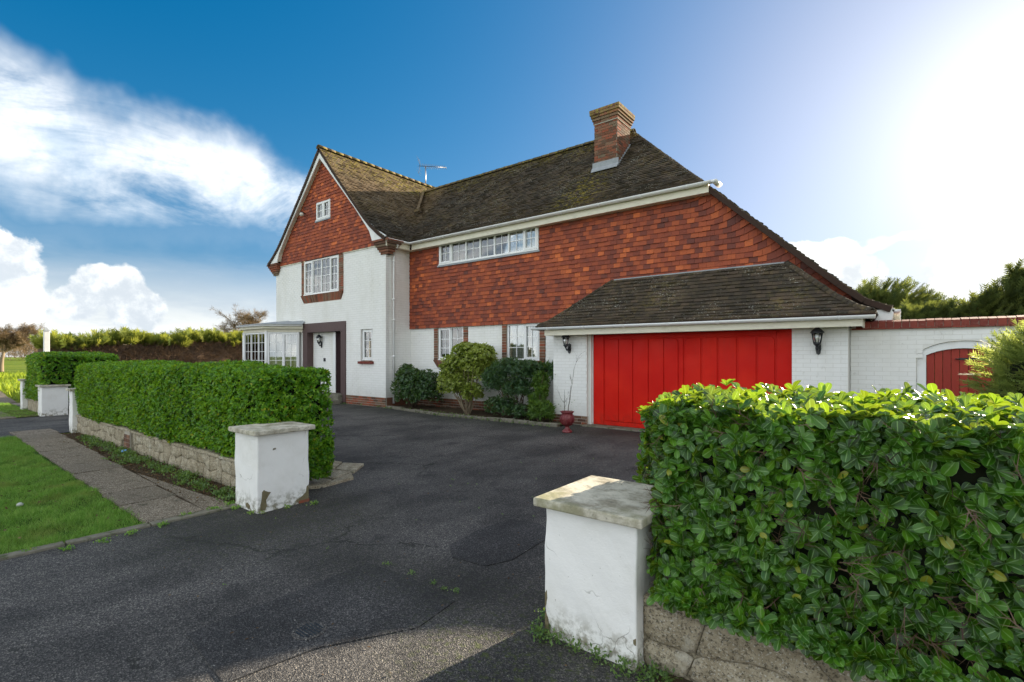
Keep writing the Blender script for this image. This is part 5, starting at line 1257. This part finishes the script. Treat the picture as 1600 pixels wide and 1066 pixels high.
# urn with a bare plant
UC = (-5.53, 9.02)
u = thing('urn', 'weathered dark red glazed urn on a foot standing before the garage corner', 'urn', (*UC, 0))
b = B(); b.lathe([(r_ * .78, z_) for r_, z_ in [(.0, .0), (.135, 0), (.14, .02), (.115, .045), (.075, .07), (.055, .11), (.060, .14), (.115, .165), (.165, .21), (.185, .27), (.180, .33), (.150, .375), (.145, .395), (.165, .415), (.185, .43), (.188, .445), (.172, .445), (.15, .42), (.13, .38), (.0, .38)]], (*UC, 0), 32, .0); b.build('urn_body', M('urn'), u)
b = B()
for k in range(16):
    q = 2 * math.pi * k / 16; b.tube([(UC[0] + .78 * r * math.cos(q), UC[1] + .78 * r * math.sin(q), z) for r, z in ((.075, .145), (.128, .17), (.172, .215), (.190, .27), (.184, .33), (.152, .375))], .011, 5)
b.build('flutes', M('urn'), u)
b = B(); b.lathe([(.0, .385), (.108, .385), (.108, .405), (0, .415)], (*UC, 0), 20); b.build('potting_soil', M('soil'), u)
def bare_plant(seed, root, h, spread, nb, r0, b, depth=0, d=None):
    rr = random.Random(seed); d = d or Vector((0, 0, 1)); p = Vector(root); pts = [p.copy()]; n = 5
    for i in range(n):
        d = (d + Vector((rr.uniform(-1, 1), rr.uniform(-1, 1), rr.uniform(-.2, .5))) * .17).normalized(); p = p + d * (h / n); pts.append(p.copy())
    b.tube(pts, [r0 * (1 - .14 * i) for i in range(n + 1)], 5)
    if depth < 3:
        for k in range(nb):
            i = rr.randint(1, n); q = pts[i]; nd = (d + Vector((rr.uniform(-1, 1), rr.uniform(-1, 1), rr.uniform(-.1, .6))) * spread).normalized(); bare_plant(rr.random(), q, h * rr.uniform(.35, .6), spread, max(1, nb - 1), r0 * .55, b, depth + 1, nd)
t = thing('bare_plant', 'leafless twiggy plant growing from the dark red urn', 'plant', (*UC, .40))
b = B(); bare_plant(5, (UC[0] + .02, UC[1], .40), .78, .9, 4, .009, b); bare_plant(9, (UC[0] - .06, UC[1], .40), .55, .9, 3, .007, b); b.build('stems', M('bark'), t)
n = 26; p = np.array([UC[0], UC[1], .5]) + rng.normal(0, .12, (n, 3)); p[:, 2] = .43 + rng.random(n) * .25; scatter('leaves', 'leaf4', p, rng.normal(0, 1, (n, 3)), rng.normal(0, 1, (n, 3)), .035, L_WEED, t)
n = 14; p = np.array([UC[0] + .45, UC[1] + .5, .02]) + rng.normal(0, .1, (n, 3)); p[:, 2] = .01

# wall lanterns
def lantern(label, c, out):
    """c: centre of the lamp glass; out: vector from the wall plate"""
    t = thing('wall_lantern', label, 'lantern', c, 'black wall lanterns')
    b = B(); C = Vector(c)
    b.lathe([(.0, .215), (.010, .205), (.014, .19), (.006, .18), (.012, .165), (.035, .15), (.075, .115), (.098, .085), (.108, .075), (.108, .062), (.090, .060)], c, 12); b.build('lamp_roof', M('iron'), t)
    b = B(); b.lathe([(.0, .058), (.078, .058), (.050, -.115), (.0, -.115)], c, 6); b.build('pane', M('glass'), t)
    b = B(); b.lathe([(.0, .03), (.022, .02), (.026, -.02), (.018, -.06), (.02, -.10), (0, -.10)], c, 10); b.build('bulb', M('bulb'), t)
    b = B()
    for k in range(6):
        q = math.pi * 2 * k / 6; b.tube([(C.x + .082 * math.cos(q), C.y + .082 * math.sin(q), C.z + .06), (C.x + .053 * math.cos(q), C.y + .053 * math.sin(q), C.z - .115)], .0055, 4)
    b.lathe([(.0, -.112), (.058, -.112), (.060, -.13), (.035, -.15), (.022, -.175), (.0, -.20)], c, 12); b.build('frame', M('iron'), t)
    o = Vector(out); w = C - o
    b = B(); b.tube([C + Vector((0, 0, -.18)), C - o * .3 + Vector((0, 0, -.235)), C - o * .7 + Vector((0, 0, -.22)), w + Vector((0, 0, -.15))], [.016, .02, .022, .026], 8)
    d = o.normalized(); s = d.cross(Z3); b.prism([w + s * x + Vector((0, 0, z)) for x, z in ((-.04, -.10), (0, -.07), (.04, -.10), (.045, -.2), (.03, -.29), (0, -.315), (-.03, -.29), (-.045, -.2))], d * .022)
    fixnormals(b.build('bracket', M('iron'), t)); return t
lantern('black lantern on the white pier left of the red garage door', (-6.18, 10.02, 1.98), (0, -.17, 0))
lantern('black lantern on the white pier right of the red garage door', (-1.12, 10.02, 1.94), (0, -.17, 0))
lantern('small black lantern beside the front entrance in the porch recess', (-16.58, 9.98, 2.22), (0, -.11, 0))
b = B(); b.box(-16.44, -16.34, 10.07, 10.098, 1.42, 1.54); b.box(-16.41, -16.37, 10.062, 10.07, 1.46, 1.50); tag(b.build('doorbell', M('iron')), 'small square black doorbell in the porch recess', 'doorbell')
# flood light on the gable
t = thing('wall_spotlight', 'small black floodlight on the tiles left of the attic window', 'light', (-17.15, 9.84, 6.78))
b = B(); b.tube([(-17.30, 9.86, 6.86), (-17.30, 9.74, 6.86), (-17.22, 9.70, 6.84)], .018, 6); b.build('bracket', M('iron'), t)
b = B(); b.tube([(-17.28, 9.76, 6.86), (-17.18, 9.66, 6.78), (-17.16, 9.64, 6.76)], [.05, .075, .08], 12); b.build('lamp_head', M('iron'), t)
b = B(); b.tube([(-17.16, 9.64, 6.76), (-17.15, 9.63, 6.752)], .07, 12); b.build('lens', M('bulb'), t)
# aerial
t = thing('tv_aerial', 'rooftop television aerial on a short mast behind the mossy ridge', 'aerial', (-16.05, 14.6, 9))
b = B(); b.tube([(-16.05, 14.64, 8.8), (-16.05, 14.64, 9.78)], .022, 6); b.build('mast', M('metal'), t)
d = Vector((.10, .97, .22)).normalized(); c = Vector((-16.05, 14.64, 9.75)); sd_ = Vector((.62, -.1, -.72)).normalized()
b = B(); b.tube([c - d * .35, c + d * 1.15], .014, 5); b.build('boom', M('iron'), t)
for k in range(12):
    q = c + d * (-.1 + k * .11); L = .19 - .005 * k; b = B(); b.tube([q - sd_ * L, q + sd_ * L], .011, 4); b.build('element', M('metal'), t)
b = B()
for s in (-1, 1):
    b.tube([c - d * .3, c - d * .38 + Z3 * .32 * s], .010, 4)
    for k in range(1, 4): q = c - d * (.3 + .027 * k) + Z3 * s * .1 * k; b.tube([q - sd_ * .24, q + sd_ * .24], .005, 4)
b.build('reflector', M('metal'), t)

# garden wall with its gate
GWL = thing('garden_wall', 'white painted brick garden wall with dark red coping right of the garage', 'wall', (1.5, 10.7, 0))
GWY = 10.58
gate = (.26, 1.36); gz = lambda x: 1.50 + .33 * math.sqrt(max(0, 1 - ((x - .81) / .62) ** 2))
b = B(); xs = list(np.linspace(.22, 1.40, 13))
b.box(-.68, .22, GWY, GWY + .22, 0, 2.06); b.box(1.40, 6, GWY, GWY + .22, 0, 2.06)
for a, c in zip(xs, xs[1:]): b.prism([(a, GWY, gz(a) + .02), (c, GWY, gz(c) + .02), (c, GWY, 2.06), (a, GWY, 2.06)], (0, .22, 0))
wl = fixnormals(b.build('wall', M('paintedjoint'), GWL))
emit(plane_rows((0, GWY, 0), X3, Z3, .0, 2.03, .075, .225, lambda v: (-.68, 6), [(.22, 1.40, -1, 1.60), (.30, 1.30, 1.5, 1.80), (.45, 1.15, 1.75, 1.88)], .009, .0045, .004), 'brick', WB, wl, 200, .9)
x = -.60
while x < 6:                             # coping in two pieces: brick on edge over a tile creasing
    b = B(); z = 2.085 + random.uniform(-.003, .004); w = .105 if x > -10 else .1
    b.prism([(x + .004, GWY - .035, z), (x + .004, GWY + .255, z), (x + .004, GWY + .255, z + .085), (x + .004, GWY + .11, z + .135), (x + .004, GWY - .035, z + .10)], (w - .008, 0, 0)); fixnormals(b.build('coping_brick', M('coping'), GWL)); x += w
x = -.66
while x < 6:
    b = B(); b.box(x + .003, x + .162, GWY - .055 + random.uniform(-.006, .006), GWY + .26, 2.06, 2.083); b.build('creasing_tile', M('coping'), GWL); x += .165
b = B(); b.box(-.6, 6, GWY - .02, GWY + .24, 2.08, 2.16); b.build('mortar_core', M('mortar'), GWL)
b = B(); fr = [(.225, 0)] + [(x, gz(x) + .012) for x in np.linspace(.225, 1.395, 15)] + [(1.395, 0)]; fi = [(.345, 0)] + [(x, gz(x) - .10) for x in np.linspace(.345, 1.275, 15)] + [(1.275, 0)]
for i in range(len(fr) - 1):
    b.add([(fr[i][0], GWY + .03, fr[i][1]), (fr[i + 1][0], GWY + .03, fr[i + 1][1]), (fi[i + 1][0], GWY + .03, fi[i + 1][1]), (fi[i][0], GWY + .03, fi[i][1]), (fr[i][0], GWY + .14, fr[i][1]), (fr[i + 1][0], GWY + .14, fr[i + 1][1]), (fi[i + 1][0], GWY + .14, fi[i + 1][1]), (fi[i][0], GWY + .14, fi[i][1])], [(0, 1, 2, 3), (7, 6, 5, 4), (0, 4, 5, 1), (2, 6, 7, 3)])
fixnormals(b.build('gate_frame', M('whitepaint'), GWL))
b = B(); b.box(.35, 1.27, GWY + .10, GWY + .12, .05, 1.2); ga = b.build('gate', M('gate'), GWL); ga['label'] = 'red vertical boarded gate with an arched top'
x = .35
while x < 1.26:
    w = .102; b = B(); tp = lambda q: gz(q) - .105; y0 = GWY + .07 + random.uniform(-.003, .003); b.prism([(x + .003, y0, .04), (x + w - .003, y0, .04), (x + w - .003, y0, tp(x + w)), (x + .003, y0, tp(x))], (0, .025, 0)); fixnormals(b.build('plank', M('gate'), ga, .003)); x += w
b = B(); b.prism([(.72, GWY + .055, 1.555), (.76, GWY + .055, 1.575), (1.26, GWY + .055, 1.58), (1.26, GWY + .055, 1.54), (.76, GWY + .055, 1.545)], (0, .012, 0)); b.lathe([(0, 0), (.03, 0), (.03, .01), (0, .01)], (.73, GWY + .05, 1.555), 10); fixnormals(b.build('hinge', M('iron'), ga))

# white post beyond the short hedge
t = thing('white_post', 'tall white painted post with a pointed top above the short far hedge', 'post', (-22.26, 3.60, 0))
pc = Vector((-22.26, 3.60, 0))
b = B(); b.box(pc.x - .07, pc.x + .07, pc.y - .07, pc.y + .07, 0, 2.44); b.build('shaft', M('whitepaint'), t, .008)
b = B(); b.add([(pc.x + a * .085, pc.y + c * .085, 2.44) for a, c in ((-1, -1), (1, -1), (1, 1), (-1, 1))] + [(pc.x, pc.y, 2.56)], [(0, 1, 4), (1, 2, 4), (2, 3, 4), (3, 0, 4), (3, 2, 1, 0)]); b.build('pointed_top', M('lead'), t)

# bare trees and far woodland
def bare_tree(label, c, h, spread, seed, mat, levels=5, nb=4, name='bare_tree', group=None, tw=1600, tws=.5, low=.18):
    t = thing(name, label, 'tree', (c[0], c[1], 0), group); b = B(); rr = random.Random(seed); tips = []
    def grow(p, d, L, r, lv):
        pts = [p.copy()]; n = 4
        for i in range(n): d = (d + Vector((rr.uniform(-1, 1), rr.uniform(-1, 1), rr.uniform(-.35, .5))) * .22).normalized(); p = p + d * (L / n); pts.append(p.copy())
        b.tube(pts, [r * (1 - .12 * i) for i in range(n + 1)], 6 if lv < 2 else 3, False); 
        if lv >= 2: tips.extend([(q, d.copy()) for q in pts[1:]])
        if lv < levels:
            for k in range(nb + (1 if lv < 2 else 0)):
                q = pts[rr.randint(1 if lv else 2, n)]; nd = (d * .7 + Vector((rr.uniform(-1, 1), rr.uniform(-1, 1), rr.uniform(-.25, .55))) * spread).normalized(); grow(q, nd, L * rr.uniform(.52, .75), r * .52, lv + 1)
    grow(Vector((*c, 0)), Vector((0, 0, 1)), h * .36, h * .028, 0); b.build('trunk', M('palebark'), t)
    tp = [tips[i] for i in rng.integers(0, len(tips), tw)]; P = np.array([tuple(q[0]) for q in tp]) + rng.normal(0, h * .012, (tw, 3)); A = np.array([tuple(q[1]) for q in tp]) + rng.normal(0, .6, (tw, 3))
    scatter('twigs', 'twig', P, A, rng.normal(0, 1, (tw, 3)), rng.uniform(tws * .5, tws, tw), mat, t); return t
def at(px, Z): l = (px - 800) / 780; return ((CA * l - CB) * Z, (CB * l + CA) * Z)
bare_tree('bare wide spreading tree at the left edge of the photo beyond the field', at(2, 52), 7.6, 1.25, 3, L_BUD, 4, 4, tw=9000, tws=.55)
bare_tree('rust brown leafless tree rising behind the bay window roof', at(392, 42), 7.8, 1.2, 8, L_BUD, 4, 4, tw=9000, tws=.45)
t = thing('woodland', 'distant bare woodland along the horizon', 'wood', (*at(50, 220), 0)); t['kind'] = 'stuff'; del t['category']
n = 5200; px = rng.uniform(-80, 330, n); zz = rng.uniform(200, 250, n); l = (px - 800) / 780
hh = 6.2 + 1.4 * np.sin(px * .11) + 1.0 * np.sin(px * .31); p = np.stack([(CA * l - CB) * zz, (CB * l + CA) * zz, rng.random(n) ** .7 * hh], 1)
wo = scatter('woodland_trees', 'twig', p, np.array([0, 0, 1.]) + rng.normal(0, .5, (n, 3)), rng.normal(0, 1, (n, 3)), rng.uniform(2.5, 5, n), L_BUD, t)

# ================================================================== grass, weeds, litter
def inpoly(n, x0, x1, y0, y1): return np.stack([rng.uniform(x0, x1, n), rng.uniform(y0, y1, n), np.zeros(n)], 1)
def grass(name, p, h, mat, lean=.45, z=-.006, tpl='blade', kind='stuff'):
    n = len(p); p = p.copy(); p[:, 2] += z; h = h * (1 + .45 * np.sin(p[:, 0] * 7 + np.sin(p[:, 1] * 9)) * np.cos(p[:, 1] * 8 + p[:, 0] * 3)); return scatter(name, tpl, p, np.array([0, 0, 1.]) + rng.normal(0, lean, (n, 3)) * [1, 1, .2], rng.normal(0, 1, (n, 3)) * [1, 1, .1], rng.uniform(h * .6, h * 1.3, n), mat, None, kind, smooth=False)
g = inpoly(150000, -11.5, -5.62, -.6, 1.66); g = g[g[:, 1] < 1.60 + (-5.66 - g[:, 0]) * .022 + .02 * np.sin(g[:, 0] * 9) + rng.normal(0, .022, len(g))]; g = g[g[:, 0] < -5.64 + rng.normal(0, .01, len(g))]
g2 = inpoly(36000, -13.8, -11.5, .4, 1.8); g2 = g2[g2[:, 1] < 1.60 + (-5.66 - g2[:, 0]) * .022]
gg = grass('lawn_grass', np.concatenate([g, g2]), .045, L_GRASS)
grass('verge_grass', inpoly(16000, -24, -18.2, 1.0, 2.9), .06, L_GRASS)
fp = np.stack([rng.uniform(-60, -25, 26000), rng.uniform(3.2, 24, 26000), np.zeros(26000)], 1); fp = fp[fp[:, 1] > 3.2 + (-25 - fp[:, 0]) * .07]
grass('field_crop', fp, .28, L_FIELD, .5, -.02, 'narrow')
def weeds(label, spots, n, size, mat=None, tpl='leaf4', h=.03):
    P = []
    for (x, y, r) in spots: m = max(3, int(n * r * r / sum(s[2] ** 2 for s in spots))); a = rng.normal(0, r * .5, (m, 2)); P.append(np.stack([x + a[:, 0], y + a[:, 1], rng.random(m) * h + .004], 1))
    P = np.concatenate(P); k = len(P); return scatter('weeds', tpl, P, rng.normal(0, 1, (k, 3)) + np.array([0, 0, .7]), np.array([0, 0, 1.]) + rng.normal(0, .4, (k, 3)), rng.uniform(size * .6, size * 1.3, k), mat or L_WEED)
P = []
sp = [(x_, 2.56 - abs(rng.normal(0, .09)) + (-5.66 - x_) * .012, rng.uniform(.05, .12)) for x_ in rng.uniform(-12.6, -5.8, 120)]
weeds('', sp, 5200, .035, h=.05)
scat = inpoly(3600, -13.6, -5.7, 2.14, 2.69); scat[:, 1] += (-5.66 - scat[:, 0]) * .012; scat[:, 2] = .008
scatter('dead_leaves', 'leaf4', scat, rng.normal(0, 1, (len(scat), 3)) * [1, 1, .25], np.array([0, 0, 1.]) + rng.normal(0, .4, (len(scat), 3)), rng.uniform(.02, .045, len(scat)), L_LITTER)
weeds('', [(-1.64, 2.36, .05), (-1.60, 2.33, .06), (-1.5, 2.34, .05), (-1.38, 2.34, .05), (-1.25, 2.34, .05), (-1.1, 2.33, .06), (-.98, 2.36, .07), (-.9, 2.38, .05), (-1.7, 2.5, .04)], 900, .022, h=.06)
weeds('', [(-5.7, 2.38, .06), (-5.5, 2.36, .05), (-5.2, 2.37, .04), (-5.1, 2.45, .03), (-5.09, 2.7, .04), (-5.0, 2.95, .05), (-5.62, 2.2, .07), (-5.64, 1.95, .05), (-5.5, 1.7, .05), (-5.45, 1.45, .05), (-5.42, 1.25, .05), (-5.44, 1.0, .05), (-5.6, .8, .04)], 800, .024, L_GRASS, h=.02)
weeds('', [(x_, 9.75 + .1 * math.sin(x_) , .07) for x_ in np.linspace(-12.5, -6.2, 26)] + [(x_, 9.42, .05) for x_ in np.linspace(-10, -6.3, 20)] + [(-14.6, 9.7, .08), (-13.8, 9.78, .06), (-12.9, 9.8, .07)], 1100, .04, h=.04)
weeds('', [(-3.4 + x_, 2.44 + rng.normal(0, .02), .03) for x_ in rng.uniform(.2, 1.1, 5)] + [(rng.uniform(-5, -1.8), rng.uniform(1.4, 7), .012) for _ in range(26)], 420, .014, h=.008)
lf = inpoly(150, -11, -5.7, .2, 1.6); lf[:, 2] = .035
scatter('dead_leaves', 'leaf4', lf, rng.normal(0, 1, (150, 3)) * [1, 1, .2], np.array([0, 0, 1.]) + rng.normal(0, .4, (150, 3)), rng.uniform(.02, .045, 150), L_LITTER)
n = 700; lp = np.stack([rng.uniform(-9, -1, n), rng.uniform(1.2, 9.4, n), np.full(n, .006)], 1)
scatter('dead_leaves', 'leaf4', lp, rng.normal(0, 1, (n, 3)) * [1, 1, .2], np.array([0, 0, 1.]) + rng.normal(0, .3, (n, 3)), rng.uniform(.008, .028, n), L_LITTER)
b = B(); b.lathe([(0, 0), (.03, .002), (.028, .02), (.012, .032), (0, .034)], (-7.35, .98, .02), 9); tag(b.build('pebble', M('pebble')), 'pale stone lying on the near lawn', 'stone')
b = B(); b.prism([(-10.02, 2.52, .03), (-9.95, 2.50, .05), (-9.92, 2.56, .06), (-10.0, 2.58, .04)], (0, .01, .03)); tag(fixnormals(b.build('litter', M('litter'))), 'scrap of pale blue litter in the weeds below the small brick panel', 'litter')
